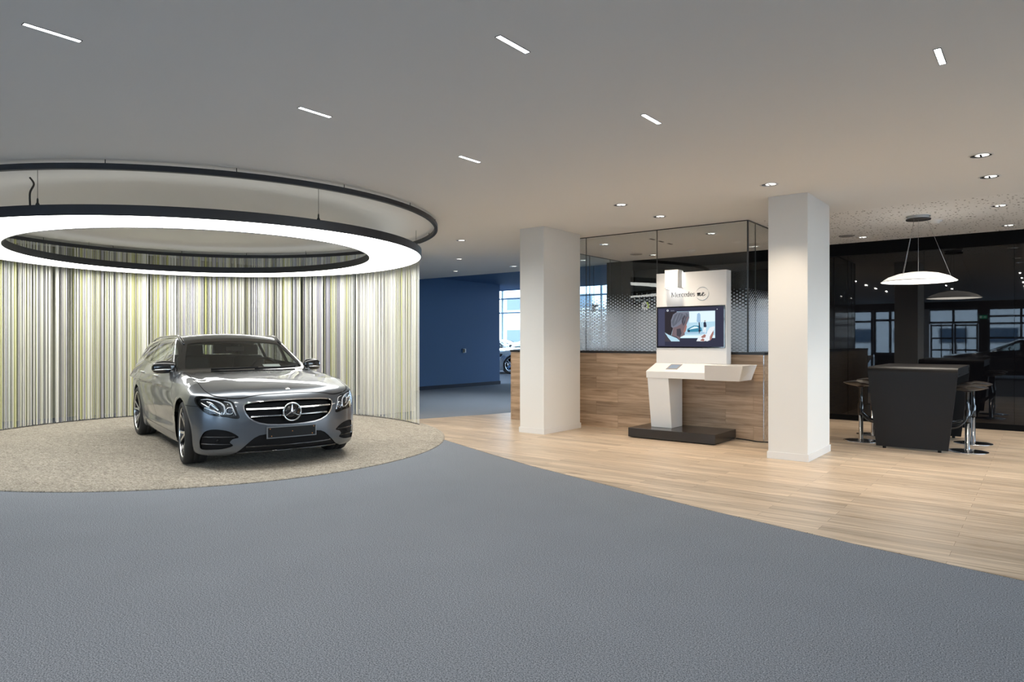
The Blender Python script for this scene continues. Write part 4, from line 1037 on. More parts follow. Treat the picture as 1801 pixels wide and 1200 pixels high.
# ---------------------------------------------------------------- ceiling lights
def linear(x, y, lab, l=.27, lit=True):
    r = thing('linear_light', (x, y, CEIL), lab, 'ceiling light', 'short linear ceiling lights')
    b = MB(); w = .016; 
    b.box((-w-.004, -l/2-.004, -.003), (-w, l/2+.004, .0)); b.box((w, -l/2-.004, -.003), (w+.004, l/2+.004, 0)); b.box((-w, -l/2-.004, -.003), (w, -l/2, 0)); b.box((-w, l/2, -.003), (w, l/2+.004, 0))
    b.build('frame', MT['black'], r)
    MB().box((-w, -l/2, -.002), (w, l/2, -.0005)).build('diffuser', MT['lineled'] if lit else MT['black'], r)
    return r
line0 = None
def line_lamp(x, y):
    l = bpy.data.lights.new('linear_beam', 'AREA'); l.shape = 'RECTANGLE'; l.size = .03; l.size_y = .26; l.energy = LINE_W*(.55 if x > -1 else 1.0); l.color = LINE_C
    o = bpy.data.objects.new('linear_beam', l); COL.objects.link(o); o.location = (x, y, CEIL-.006)
for x, y, lab in ((-4.26, 1.39, 'short lit linear ceiling light at the far left top corner'), (-2.375, 3.05, 'short lit linear ceiling light, nearest at the top centre'), (-.49, 4.73, 'short lit linear ceiling light at the far right top corner'),
               (-4.225, 3.06, 'short lit linear ceiling light above the right part of the ring light'), (-2.35, 4.72, 'short lit linear ceiling light in front of the right column'), (-4.19, 4.73, 'short lit linear ceiling light nearest to the left column')):
    line0 = linear(x, y, lab)
    line_lamp(x, y)
for x in (-4.23, -2.36, -.49):
    for y in (-5.3, -3.6, -1.95, -.28, 1.39, 3.05, 4.72):
        if (x, y) in ((-4.23, 1.39), (-4.23, 3.05), (-4.23, 4.72), (-2.36, 3.05), (-2.36, 4.72), (-.49, 4.72)): continue
        c = copy_tree(line0); c.location = (x, y, CEIL); c['label'] = 'short lit linear ceiling light beside or behind the camera'; line_lamp(x, y)
proto = None
def downlight(x, y, lab, z=CEIL, lamp=True, power=1.0, col=None):
    global proto
    if proto is None:
        r = thing('downlight', (x, y, z), lab, 'ceiling light', 'round recessed downlights')
        b = MB(); b.lathe([(.098, -.0005), (.098, -.004), (.084, -.006), (.082, -.0005)], 36); b.build('trim_ring', MT['skirting'], r)
        b = MB(); b.lathe([(.083, -.004), (.075, -.0025), (.050, -.001)], 36); b.build('reflector', MT['reflector'], r)
        b = MB(); b.lathe([(.052, -.0022), (.0001, -.0022)], 30, (.012, 0, 0)); b.build('lamp', MT['downled'], r)
        b = MB(); b.box((-.008, -.05, -.005), (.008, .05, -.003)); b.build('lamp_bridge', MT['reflector'], r)
        proto = r
    else:
        r = copy_tree(proto); r.location = (x, y, z); r['label'] = lab
    if lamp:
        l = bpy.data.lights.new('downlight_beam', 'SPOT'); l.energy = DOWN_W*power; l.color = col or DOWN; l.spot_size = math.radians(105); l.spot_blend = .9; l.shadow_soft_size = .06
        o = bpy.data.objects.new('downlight_beam', l); COL.objects.link(o); o.location = (x, y, z-.02)
    return r
DL = [(-.46, 7.48, 'round downlight highest up at the right edge, nearest of the right row'), (-.45, 8.50, 'round downlight second from the front in the right row, before the perforated ceiling'),
      (-.45, 10.40, 'round downlight in the perforated ceiling right of the pendant lamp canopy'), (-.43, 12.25, 'round downlight in the perforated ceiling nearest the black wall at the right'),
      (-2.34, 12.20, 'round downlight in the perforated ceiling just right of the right column top'), (-2.33, 7.47, 'round downlight just above the left top corner of the right column'),
      (-4.13, 7.46, 'round downlight in front of the glass box, left of two'), (-4.10, 8.48, 'round downlight close to the glass box edge, right of two'),
      (-7.69, 8.46, 'round downlight between ring light and left column, nearest of that group'), (-9.47, 10.35, 'round downlight beside the curtain top, second of that group'),
      (-11.19, 12.10, 'smallest round downlight beside the curtain top, near the blue ceiling'), (-9.42, 12.11, 'round downlight near the blue ceiling, left of the left column'),
      (-6.04, 10.34, 'round downlight inside the glass box near its left front'), (-6.04, 12.20, 'round downlight inside the glass box near the black back wall'),
      (-4.12, 10.32, 'round downlight inside the glass box above the touchscreen stand'), (-4.08, 12.22, 'round downlight seen through the narrow side of the glass box'),
      (-7.58, 12.10, 'round downlight left of the glass box, partly hidden by the left column')]
for x, y, lab in DL: downlight(x, y, lab, power=2.4 if -7 < x < -3.3 and y > 9.6 else 1.0, col=(1, .90, .82) if -7 < x < -3.3 and y > 9.6 else ((.80, .90, 1) if x < -7.5 and y > 10 else None))
for x, y in ((-5.11, 10.30), (-5.11, 10.63), (-5.11, 10.97)):
    s = MB().box((x-.02, y-.08, CEIL-.004), (x+.02, y+.08, CEIL-.0005)).build('ceiling_slot', MT['black'])
    tag(s, {10.30: 'short dark ceiling slot in the glass box, left of three', 10.63: 'short dark ceiling slot in the glass box, middle of three', 10.97: 'short dark ceiling slot in the glass box, right of three'}[y], 'vent', 'dark slots in the glass box ceiling')
def detector(x, y, lab, cat='smoke detector', nm='smoke_detector'):
    r = thing(nm, (x, y, CEIL), lab, cat)
    MB().lathe([(.0001, -.045), (.045, -.045), (.055, -.035), (.055, -.028)], 28).build('sensor_head', MT['skirting'], r)
    MB().lathe([(.05, -.028), (.082, -.022), (.085, -.0005)], 28).build('base', MT['skirting'], r)
detector(-1.21, 11.13, 'white smoke detector on the perforated ceiling beside the pendant canopy')
detector(-5.15, 11.97, 'white smoke detector inside the glass box')
for x, y, lab in ((-2.50, 11.88, 'round grey ceiling vent right of the right column'), (-6.23, 11.87, 'round grey ceiling vent inside the glass box')):
    b = MB(); 
    for r0 in (.12, .09, .06): b.lathe([(r0, -.004), (r0-.018, -.012), (r0-.022, -.004)], 32, closed=True)
    b.lathe([(.0001, -.010), (.03, -.010), (.034, -.003)], 24)
    o = b.build('ceiling_vent', MT['vent']); o.location = (x, y, CEIL); tag(o, lab, 'vent')
# ---------------------------------------------------------------- oak parapet with the glass box on it
XL, XR, YF, YB = -7.37, -3.01, 9.40, 12.83
b = MB(); b.box((XL, YF, .004), (XR-.002, YF+.22, 1.18)); 
pw = b.build('low_wall', MT['wall_wood']); tag(pw, 'waist high oak clad wall behind the touchscreen stand', 'low wall')
MB().box((XR-.24, YF+.22, .004), (XR, YB, 1.18)).build('side_cladding', MT['side_wood'], pw)
MB().box((XL, YF+.22, .004), (XL+.24, YB-.03, 1.18)).build('side_cladding', MT['side_wood'], pw)
MB().box((XR-.004, YF-.004, .004), (XR+.004, YF+.004, 1.18)).build('corner_profile', MT['satin'] if 'satin' in MT else CARM['satin'], pw)
b = MB(); b.prism([(XL-.01, YF-.012), (XR+.012, YF-.012), (XR+.012, YB), (XR-.26, YB), (XR-.26, YF+.24), (XL+.26, YF+.24), (XL+.26, YB-.03), (XL-.01, YB-.03)], 1.18, 1.215)
tag(b.build('cap', MT['ctop'], pw, bevel=.006), 'black capping')
GX0, GX1, GY = -7.05, -3.25, 9.47
gr = thing('glass_partition', (GX1, GY, 1.215), 'floor to ceiling clear glazing with a frosted dot pattern standing on the oak clad wall', 'glass partition')
def gp(o): o.parent = gr; o.location = (-GX1, -GY, -1.215); return o
zj = CEIL-.012
def xs_at(px): a = (px-900.5)/1200.67; D = GY/(a*math.sin(YAW)+math.cos(YAW)); return (a*math.cos(YAW)-math.sin(YAW))*D
jx = [GX0, -5.87, -4.62, GX1]
for i in range(3): tag(gp(MB().box((jx[i]+.003, GY-.005, 1.215), (jx[i+1]-.003, GY+.005, zj)).build('pane', MT['frost'])), None)
jy = [GY, 9.78, 11.3, YB]
for i in range(3): gp(MB().box((GX1-.005, jy[i]+.003, 1.215), (GX1+.005, jy[i+1]-.003, zj)).build('pane', MT['frost']))
jl = [GY, 11.5, 12.3, YB-.03]
for i in range(3): gp(MB().box((GX0-.005, jl[i]+.003, 1.215), (GX0+.005, jl[i+1]-.003, zj)).build('pane', MT['frost']))
b = MB()
for x in jx: b.box((x-.004, GY-.007, 1.215), (x+.004, GY+.007, zj))
for y in jy[1:]: b.box((GX1-.006, y-.004, 1.215), (GX1+.006, y+.004, zj))
for y in jl[1:]: b.box((GX0-.006, y-.004, 1.215), (GX0+.006, y+.004, zj))
b.box((GX1-.010, GY-.010, 1.215), (GX1+.010, GY+.010, zj)); tag(gp(b.build('joint', MT['thin'])), 'dark vertical joints')
b = MB(); b.box((GX0, GY-.010, zj), (GX1, GY+.010, CEIL-.0005)); b.box((GX1-.010, GY, zj), (GX1+.010, YB, CEIL-.0005)); b.box((GX0-.010, GY, zj), (GX0+.010, YB-.03, CEIL-.0005))
tag(gp(b.build('top_channel', MT['thin'])), 'dark ceiling channel')

# round sticker on the glass: a ring of pale discs, the right ones green, with a faint line of marks below
sk = thing('glass_sticker', (-4.81, GY-.006, 1.908), 'round sticker of pale and green discs on the glass left of the monitor', 'sticker')
spale, sgreen = mat('sticker_pale', (.75, .80, .83), .6), mat('sticker_green', (.55, .70, .20), .6)
for k in range(9):
    a = 2*math.pi*k/9+.2
    MB().prism([(.052*math.cos(a)+.016*math.cos(t_), .052*math.sin(a)+.016*math.sin(t_)) for t_ in np.linspace(0, 2*math.pi, 12, endpoint=False)], -.0012, 0, axis=1).build('disc', sgreen if math.cos(a) > .55 else spale, sk)
b = MB(); b.lathe([(.026, -.0012), (.034, -.0012), (.034, 0), (.026, 0)], 28, axis=1, smooth=False, closed=True); b.build('inner_ring', spale, sk)

# small black speaker on a rod and round gauge sign inside / beyond the box
s = thing('hanging_spotlight', (-8.35, 13.8, 3.17), 'small black spotlight on a thin rod seen through the glass box', 'spotlight')
MB().tube([(0, 0, 0), (0, 0, -.95)], .006, 6).build('rod', MT['black'], s)
b = MB(); b.lathe([(.045, -1.12), (.05, -1.11), (.05, -.96), (.03, -.94)], 20); b.box((.03, -.02, -1.0), (.12, .02, -.95)); b.build('head', MT['black'], s)
# ---------------------------------------------------------------- touchscreen stand
KX, KY = -4.03, 9.0
ks = thing('information_stand', (KX, KY, .004), 'white touchscreen information stand with large monitor panel on a black plinth', 'display stand')
def kb(b, name, m, parent=None, **k):
    o = b.build(name, m, parent or ks, **k)
    if parent is None: o.location = (-KX, -KY, -.004)
    return o
b = MB(); b.box((-4.64, 8.66, .012), (-3.41, 9.385, .020)); b.box((-4.66, 8.64, .020), (-3.39, 9.395, .144))
tag(kb(b, 'plinth', MT['plinth'], bevel=.003), 'black plinth'); 
b = MB(); b.box((-4.60, 8.72, .0041), (-3.45, 9.34, .03)); kb(b, 'plinth_foot', MT['black'])
b = MB(); b.hexa([(-4.445, 8.925, .144), (-4.13, 8.925, .144), (-4.13, 9.28, .144), (-4.445, 9.28, .144), (-4.45, 8.815, .85), (-4.13, 8.815, .85), (-4.13, 9.28, .85), (-4.45, 9.28, .85)])
kb(b, 'pedestal', MT['kiosk'], bevel=.004)
b = MB(); b.prism([(8.805, .85), (8.795, .943), (9.10, 1.052), (9.30, 1.052), (9.28, .85)], -4.46, -3.603, axis=0)
cs = kb(b, 'console', MT['kiosk'], bevel=.003)
b = MB(); b.hexa([(-3.60, 8.80, .842), (-3.13, 8.80, .842), (-3.13, 9.26, .842), (-3.60, 9.26, .842), (-3.545, 8.66, 1.05), (-3.035, 8.66, 1.05), (-3.06, 9.28, 1.05), (-3.60, 9.28, 1.05)])
kb(b, 'shelf_block', MT['kiosk'], bevel=.003)
# touch pad let into the slope
def slope(x, u): return (x, 8.795+u*.305, .943+u*.109)
x0, x1 = -4.20, -4.03
b = MB()
def slab(xa, xb, ua, ub, h0, h1, mi):
    V = [slope(xa, ua), slope(xb, ua), slope(xb, ub), slope(xa, ub)]; nrm = Vector((0, -.109, .305)).normalized()
    b.hexa([tuple(Vector(p)+nrm*h0) for p in V]+[tuple(Vector(p)+nrm*h1) for p in V], mi)
slab(x0, x1, .28, .88, -.002, .004, 0)
padm = emis('pad_screen', (.62, .70, .80), .55)
slab(x0+.022, x1-.022, .38, .78, .004, .0055, 1)
tag(kb(b, 'touch_pad', [MT['innerg'], padm]), 'small pale tablet screen in a grey frame')
# monitor panel
PX0, PX1, PY, PZ0, PZ1 = -4.46, -3.42, 9.12, 1.052, 2.345
b = MB(); b.box((PX0, PY, PZ0), (PX1, PY+.17, PZ1)); pn = kb(b, 'monitor_panel', MT['kiosk'], bevel=.004)
SX0, SX1, SZ0, SZ1 = -4.45, -3.437, 1.272, 1.862
b = MB(); b.box((SX0, PY-.012, SZ0), (SX1, PY+.002, SZ1)); mon = b.build('monitor', MT['blackglass2'] if 'blackglass2' in MT else CARM['gloss'], pn, bevel=.003)
tag(mon, 'wide black framed monitor showing a film still')
# picture on the screen (flat, emissive): all pieces are one part
scol = [(.035, .036, .062), (.030, .026, .032), (.055, .058, .10), (.42, .62, .74), (.66, .80, .86), (.17, .125, .14), (.06, .055, .07), (.17, .18, .23), (.30, .45, .62), (.03, .035, .06), (.05, .22, .34), (.72, .76, .80), (.33, .16, .14), (.11, .12, .15)]
smat = [emis('screen_tone_%d' % i, c, 1.05) for i, c in enumerate(scol)]
sb = MB(); W_, H_ = SX1-SX0, SZ1-SZ0; lay = [0]
def pic(pts, mi):
    """u,v in 0..1 over the monitor, v up"""
    lay[0] += 1; y = PY-.0125-.00012*lay[0]
    sb.add([(SX0+u*W_, y, SZ0+v*H_) for u, v in pts], [tuple(range(len(pts)))], mi)
def C_(x, y): return ((x-338)/717., 1-(y-475)/440.)       # traced in a frontal view of the screen
pic([(.018, .03), (.982, .03), (.982, .97), (.018, .97)], 0)
pic([C_(*p) for p in ((360, 500), (430, 500), (430, 890), (360, 890))], 2)
pic([C_(*p) for p in ((430, 530), (958, 530), (958, 812), (600, 812), (430, 760))], 3)
pic([C_(*p) for p in ((690, 532), (956, 532), (956, 640), (690, 650))], 4)
pic([C_(*p) for p in ((600, 782), (956, 782), (956, 808), (590, 808))], 4)
pic([C_(*p) for p in ((640, 752), (950, 752), (950, 762), (640, 764))], 8)
pic([C_(*p) for p in ((775, 560), (795, 548), (808, 566), (810, 640), (800, 655), (770, 640))], 8)
pic([C_(*p) for p in ((668, 742), (672, 716), (700, 700), (740, 680), (790, 682), (820, 706), (826, 738), (800, 746), (690, 748))], 10)
pic([C_(*p) for p in ((690, 722), (712, 706), (745, 690), (775, 692), (790, 706))], 4)
for x, y in ((688, 738), (800, 736)): pic([C_(x+12*math.cos(a), y+12*math.sin(a)) for a in np.linspace(0, 6.0, 12)], 9)
pic([C_(*p) for p in ((840, 655), (852, 640), (866, 652), (872, 690), (866, 700), (842, 698))], 9)
pic([C_(*p) for p in ((842, 698), (866, 700), (862, 760), (852, 760), (851, 715), (842, 752), (835, 752))], 11)
pic([C_(x, y) for x, y in [(855+6*math.cos(a), 634+7*math.sin(a)) for a in np.linspace(0, 6.0, 10)]], 12)
pic([C_(*p) for p in ((790, 650), (800, 645), (806, 690), (800, 765), (794, 765), (792, 700))], 9)
# the man seen from behind: dark hair mass, grey hair, ear, cheek, collar
pic([C_(*p) for p in ((430, 530), (560, 530), (540, 600), (520, 700), (500, 780), (430, 745))], 1)
pic([C_(*p) for p in ((520, 560), (560, 534), (690, 532), (694, 600), (660, 680), (600, 700), (540, 720), (500, 690), (498, 620))], 7)
pic([C_(*p) for p in ((540, 560), (600, 545), (640, 560), (610, 610), (560, 660), (520, 690), (505, 640))], 13)
pic([C_(*p) for p in ((640, 575), (690, 585), (668, 650), (658, 700), (644, 752), (646, 778), (600, 800), (585, 846), (500, 800), (520, 700), (560, 690), (610, 660))], 5)
pic([C_(*p) for p in ((618, 600), (640, 568), (664, 580), (652, 640), (630, 682), (612, 640))], 6)
pic([C_(*p) for p in ((430, 745), (500, 780), (560, 800), (590, 832), (590, 848), (430, 848))], 6)
pic([C_(*p) for p in ((430, 752), (470, 775), (560, 812), (592, 838), (590, 846), (500, 846), (462, 800))], 3)
for q in range(9):                                          # strands in the grey hair
    x_ = 560+q*14; pic([C_(x_, 545+q*2), C_(x_+7, 543+q*2), C_(x_-20, 615), C_(x_-52+q*3, 672), C_(x_-34+q*3, 610)], 7 if q % 2 else 13)
for q in range(4): pic([C_(655+q*8, 548+q*4), C_(661+q*8, 547+q*4), C_(668+q*5, 590), C_(660+q*5, 588)], 13)
pic([C_(*p) for p in ((648, 690), (662, 660), (668, 690), (656, 740), (640, 760), (632, 742))], 12)
pic([C_(*p) for p in ((560, 715), (600, 708), (612, 760), (596, 800), (560, 785))], 6)
# hands holding a sheet
pic([C_(*p) for p in ((880, 745), (905, 702), (948, 690), (956, 700), (938, 760), (915, 828), (880, 845), (850, 840))], 11)
pic([C_(*p) for p in ((768, 844), (790, 800), (830, 775), (868, 768), (872, 800), (850, 846))], 11)
pic([C_(*p) for p in ((815, 800), (850, 772), (866, 780), (860, 805), (832, 812))], 12)
pic([C_(*p) for p in ((806, 838), (830, 815), (850, 822), (846, 846))], 12)
pic([C_(*p) for p in ((905, 800), (925, 760), (944, 732), (942, 770), (925, 820), (905, 840))], 12)
for x, y, r in ((462, 516, 11),): pic([C_(x+r*math.cos(a), y+r*math.sin(a)) for a in np.linspace(0, 6.1, 14)], 11); pic([C_(x+r*.55*math.cos(a), y+r*.55*math.sin(a)) for a in np.linspace(0, 6.1, 14)], 0)
for i in range(5): pic([C_(*p) for p in ((497+i*8, 514), (502+i*8, 514), (502+i*8, 525), (497+i*8, 525))], 7)
pic([C_(*p) for p in ((976, 512), (982, 512), (982, 520), (976, 520))], 11)
tag(sb.build('screen_picture', smat, mon, fix=False), 'film still of a grey haired man seen from behind before a blue car')
# square lamp box at the top left of the panel
b = MB(); b.box((-4.25, 8.95, 2.112), (-4.05, PY, 2.372)); lb = kb(b, 'lamp_box', MT['kiosk'], bevel=.004)
b = MB(); b.box((-4.235, 8.965, 2.108), (-4.065, PY-.01, 2.1125)); b.box((-4.2515, PY-.016, 2.13), (-4.2475, PY-.003, 2.355), 0); b.box((-4.0525, PY-.016, 2.13), (-4.0475, PY-.003, 2.355), 0)
b.build('lamp_strip', emis('panel_lamp', (1, .98, .95), 6.0), lb)
# lettering and ring mark on the panel
inkm = mat('grey_lettering', (.10, .10, .11), .5)
def text(body, size, x, z, name, m, ext=.0015, sx=1.0, shear=0, parent=None, loc=None):
    cu = bpy.data.curves.new(name, 'FONT'); cu.body = body; cu.size = size; cu.extrude = ext; cu.shear = shear; cu.space_character = 1.0
    o = bpy.data.objects.new(name, cu); COL.objects.link(o)
    bpy.context.view_layer.update(); dg = bpy.context.evaluated_depsgraph_get()
    me = bpy.data.meshes.new_from_object(o.evaluated_get(dg)); me.name = name; bpy.data.objects.remove(o)
    n = bpy.data.objects.new(name, me); COL.objects.link(n); me.materials.clear(); me.materials.append(m)
    n.rotation_euler = (math.pi/2, 0, 0); n.scale = (sx, 1, 1); n.location = loc or (x, PY-.0015, z)
    if parent: n.parent = parent
    return n
# serif capitals and small letters drawn as thick and thin strokes
def stroke(b, pts, w0, w1, closed=False, seg=8):
    pc = catmull(pts, seg, closed); k = len(pc); V = []; F = []
    for i in range(k):
        if closed: tg = pc[(i+1) % k]-pc[i-1]
        else: tg = pc[min(i+1, k-1)]-pc[max(i-1, 0)]
        tg = tg/max(np.linalg.norm(tg), 1e-9); nn_ = np.array([-tg[1], tg[0]])
        w = w0+(w1-w0)*abs(tg[1])**1.5                           # vertical parts thick, horizontal parts thin
        for s_ in (-1, 1): V.append((pc[i][0]+nn_[0]*w*s_/2, pc[i][1]+nn_[1]*w*s_/2))
    for i in range(k if closed else k-1):
        j = (i+1) % k; F.append((2*i, 2*i+1, 2*j+1, 2*j))
    b.append((V, F))
def glyphs(word, x, z, h, thin, thick):
    out = []; cx = x
    def S(pts, a=thin, c=thick, closed=False, seg=8): stroke(out, [(cx+p[0]*h, z+p[1]*h) for p in pts], a, c, closed, seg)
    for ch in word:
        if ch == 'M':
            S([(.08, 0), (.10, 1.0)], seg=1); S([(.10, 1.0), (.50, .08)], thick*.8, thick, seg=1); S([(.50, .08), (.88, 1.0)], seg=1, c=thin); S([(.90, 1.0), (.92, 0)], seg=1)
            for q in (.09, .92): S([(q-.12, .01), (q+.12, .01)], seg=1)
            S([(-.04, .99), (.14, .99)], seg=1); S([(.86, .99), (1.03, .99)], seg=1); cx += 1.10*h
        elif ch == 'e': S([(.10, .36), (.52, .36), (.50, .56), (.32, .68), (.12, .58), (.07, .34), (.14, .10), (.34, -.01), (.52, .12)]); cx += .62*h
        elif ch == 'r':
            S([(.12, .02), (.12, .66)], seg=1); S([(.14, .48), (.26, .64), (.40, .64)]); S([(.0, .01), (.26, .01)], seg=1); S([(0, .65), (.12, .65)], seg=1); cx += .46*h
        elif ch == 'c': S([(.50, .54), (.36, .68), (.16, .60), (.07, .34), (.15, .08), (.34, -.01), (.52, .12)]); cx += .58*h
        elif ch == 'd':
            S([(.46, .50), (.32, .66), (.13, .58), (.06, .32), (.14, .06), (.32, .0), (.46, .16)]); S([(.48, 1.0), (.48, .02)], seg=1); S([(.36, .99), (.48, .99)], seg=1); S([(.48, .02), (.62, .02)], seg=1); cx += .70*h
        elif ch == 's': S([(.40, .52), (.28, .67), (.12, .60), (.12, .44), (.34, .28), (.40, .12), (.24, -.01), (.08, .12)], thin*1.2, thick*.8); cx += .52*h
    return out, cx
def flat(out, name, m, parent, y):
    b = MB()
    for V, F in out:
        o0 = [(p[0], y, p[1]) for p in V]; b.add(o0, F)
    o = b.build(name, m, parent, fix=False); s = o.modifiers.new('t', 'SOLIDIFY'); s.thickness = .002; s.offset = 0; return o
out, ex = glyphs('Mercedes', 0, 0, 1, .05, .13)
sc_ = (4.222-3.868)/ex
out, ex = glyphs('Mercedes', -4.222, 1.998, sc_, .0035, .0085)
tag(flat(out, 'lettering', inkm, pn, PY-.0018), 'grey serif lettering')
s = .062; ox, oz = -3.838, 1.998; out = []
def Z(p): return (ox+p[0]*s, oz+p[1]*s)
stroke(out, [Z(p) for p in ((0, .45), (.14, .72), (.16, .45), (.10, .02))], .006, .011); stroke(out, [Z(p) for p in ((.12, .30), (.38, .72), (.42, .50), (.36, .02))], .005, .011)
stroke(out, [Z(p) for p in ((.38, .30), (.66, .74), (.72, .52), (.66, .14), (.78, .02), (1.0, .18), (1.22, .36), (1.45, .50), (1.55, .66), (1.40, .78), (1.22, .62), (1.18, .30), (1.32, .04), (1.62, .10), (1.95, .34))], .005, .011)
tag(flat(out, 'script_lettering', CARM['gloss'], pn, PY-.0020), 'black handwritten lettering')
out = []; R = .094; cxm, czm = -3.762, 2.028
an = np.linspace(math.radians(35), math.radians(145), 16); V = []; 
for a0_, a1_ in ((25, 160), (200, 385)):
    aa = np.linspace(math.radians(a0_), math.radians(a1_), 22); V = []; F = []
    for i, a in enumerate(aa):
        w = .0075*math.sin(math.pi*(i+.3)/21.6); 
        for r in (R-w, R+w*.3): V.append((cxm+r*math.cos(a), czm+r*math.sin(a)))
    F = [(2*i, 2*i+1, 2*i+3, 2*i+2) for i in range(21)]; out.append((V, F))
tag(flat(out, 'ring_mark', CARM['satin'], pn, PY-.0016), 'thin silver ring mark')
# power cable on the floor behind the plinth
b = MB(); b.tube(catmull([(-3.38, 9.38, .020), (-3.2, 9.36, .012), (-3.05, 9.30, .012), (-2.9, 9.33, .012), (-2.6, 9.4, .012)], 6, False), .008, 8)
tag(b.build('power_cable', MT['cable']), 'black cable on the oak floor from the plinth to the right column', 'cable')
# ---------------------------------------------------------------- tall meeting table, stools, pendant
TX, TY = -1.32, 10.6
tb = thing('meeting_table', (TX, TY, .004), 'tall anthracite meeting table with tapering end panels beside the black wall', 'table')
def rounded_top(y0, y1):
    b = MB()
    # a single folded sheet: end panel, rolled edge, top, rolled edge, end panel; narrower towards the floor
    prof = [(y0, .03, 0), (y0, .97, 0)]+[(y0+.07-.07*math.cos(a), .97+.07*math.sin(a), 0) for a in np.linspace(.2, math.pi/2, 6)]
    prof += [(y1-.07+.07*math.sin(a), .97+.07*math.cos(a), 0) for a in np.linspace(0, math.pi/2-.2, 6)]+[(y1, .97, 0), (y1, .03, 0)]
    def hw(z): return .392+(.490-.392)*min(1, max(0, (z-.03)/.94))
    n = len(prof); V = []
    for j, t_ in enumerate((0, 1)):
        for i, (y, z, _) in enumerate(prof):
            if t_:                                       # inner side of the sheet
                th = .03; cy = (y0+y1)/2
                yy = y+th if y < y0+.035 else (y-th if y > y1-.035 else y); zz = z-(th if z > .98 else 0)
            else: yy, zz = y, z
            for s_ in (-1, 1): V.append((TX+s_*hw(z), yy, zz))
    F = []
    for t_ in (0, 1):
        o = t_*2*n
        for i in range(n-1): F.append((o+2*i, o+2*i+1, o+2*i+3, o+2*i+2))
    for i in range(n-1):
        for s_ in (0, 1): F.append((2*i+s_, 2*i+2+s_, 2*n+2*i+2+s_, 2*n+2*i+s_))
    for i in (0, n-1): F.append((2*i, 2*i+1, 2*n+2*i+1, 2*n+2*i))
    b.add(V, F); return b
def tp(o): o.location = (-TX, -TY, -.004); return o
sh = tp(rounded_top(9.78, 11.42).build('table_body', MT['anthra'], tb)); tag(sh, 'folded anthracite sheet')
for p in sh.data.polygons: p.use_smooth = False
tp(MB().box((TX-.482, 9.82, .925), (TX+.482, 11.38, 1.008)).build('apron', MT['anthra'], tb))
b = MB(); b.hexa([(TX-.22, 10.45, .10), (TX+.22, 10.45, .10), (TX+.22, 11.36, .10), (TX-.22, 11.36, .10), (TX-.29, 10.45, .925), (TX+.29, 10.45, .925), (TX+.29, 11.36, .925), (TX-.29, 11.36, .925)])
tag(tp(b.build('inner_panel', MT['innerg'], tb, bevel=.004)), 'lighter grey inner carcass')
b = MB(); b.box((TX+.478, 9.98, .948), (TX+.486, 10.10, .966)); tp(b.build('grip_notch', MT['black'], tb))
for x in (-.30, .30):
    for y in (9.80, 11.40): tp(MB().lathe([(.0001, .0045), (.02, .0045), (.02, .03)], 16, (TX+x, y, 0)).build('foot', MT['black'], tb))
st0 = None
def stool(x, y, rz, lab):
    global st0
    if st0 is None:
        s = thing('bar_stool', (x, y, .004), lab, 'bar stool', 'bar stools at the meeting table', rz)
        MB().lathe([(.0001, .022), (.05, .020), (.19, .010), (.222, .006), (.225, .0005), (.0001, .0005)], 56).build('base', MT['chrome'], s)
        MB().lathe([(.038, .02), (.028, .03), (.027, .44), (.0001, .44)], 28).build('column', MT['chrome'], s)
        b = MB(); b.lathe([(.033, .36), (.036, .38), (.036, .50), (.024, .52), (.022, .74), (.034, .76)], 24); b.build('upper_column', MT['stoolblack'], s)
        b = MB(); b.tube(catmull([(.0, .03, .44), (.02, .05, .38), (.10, .09, .30), (.20, .11, .275), (.255, .06, .27), (.265, 0, .27), (.255, -.06, .27), (.20, -.11, .275), (.10, -.09, .30), (.02, -.05, .38), (0, -.03, .44)], 5, False), .014, 10)
        b.build('footrest', MT['stoolblack'], s)
        # saddle shaped shell seat, thin at the rim
        n, m = 40, 9; V = []
        for side in (0, 1):
            for j in range(m):
                r = (j+.0001)/(m-1)
                for i in range(n):
                    a = 2*math.pi*i/n; cx_, sy_ = math.cos(a), math.sin(a)
                    X = .215*r*cx_; Y = .225*r*sy_
                    z = .790+.022*(r*sy_)**2*1.0-.030*(r*cx_)**2*(1 if cx_ > 0 else .1)+.012*r**3*(cx_ < 0)-.008*(1-r*r)
                    if side: z -= .010+.024*(1-r**2)
                    V.append((X, Y, z))
        F = []
        for side in (0, 1):
            o = side*n*m
            for j in range(m-1):
                for i in range(n): F.append((o+j*n+i, o+j*n+(i+1) % n, o+(j+1)*n+(i+1) % n, o+(j+1)*n+i))
        for i in range(n): F.append(((m-1)*n+i, (m-1)*n+(i+1) % n, 2*n*m-n+(i+1) % n, 2*n*m-n+i))
        b = MB(); b.add(V, F, 0, True); b.build('seat', MT['stool'], s)
        b = MB(); b.hexa([(-.03, -.03, .735), (.03, -.03, .735), (.03, .03, .735), (-.03, .03, .735), (-.10, -.08, .775), (.08, -.08, .765), (.08, .08, .765), (-.10, .08, .775)]); b.build('seat_bracket', MT['stool'], s, bevel=.006)
        st0 = s; return s
    s = copy_tree(st0); s.location = (x, y, .004); s.rotation_euler.z = rz; s['label'] = lab; return s
stool(-.76, 10.12, math.pi, 'chrome bar stool nearest the camera at the right side of the table')
stool(-.76, 10.97, math.pi, 'chrome bar stool at the right side of the table, nearer the black wall')
stool(-1.99, 10.31, 0, 'chrome bar stool at the left side of the table, nearer the column')
stool(-1.98, 11.10, 0, 'chrome bar stool mostly hidden behind the left side of the table')

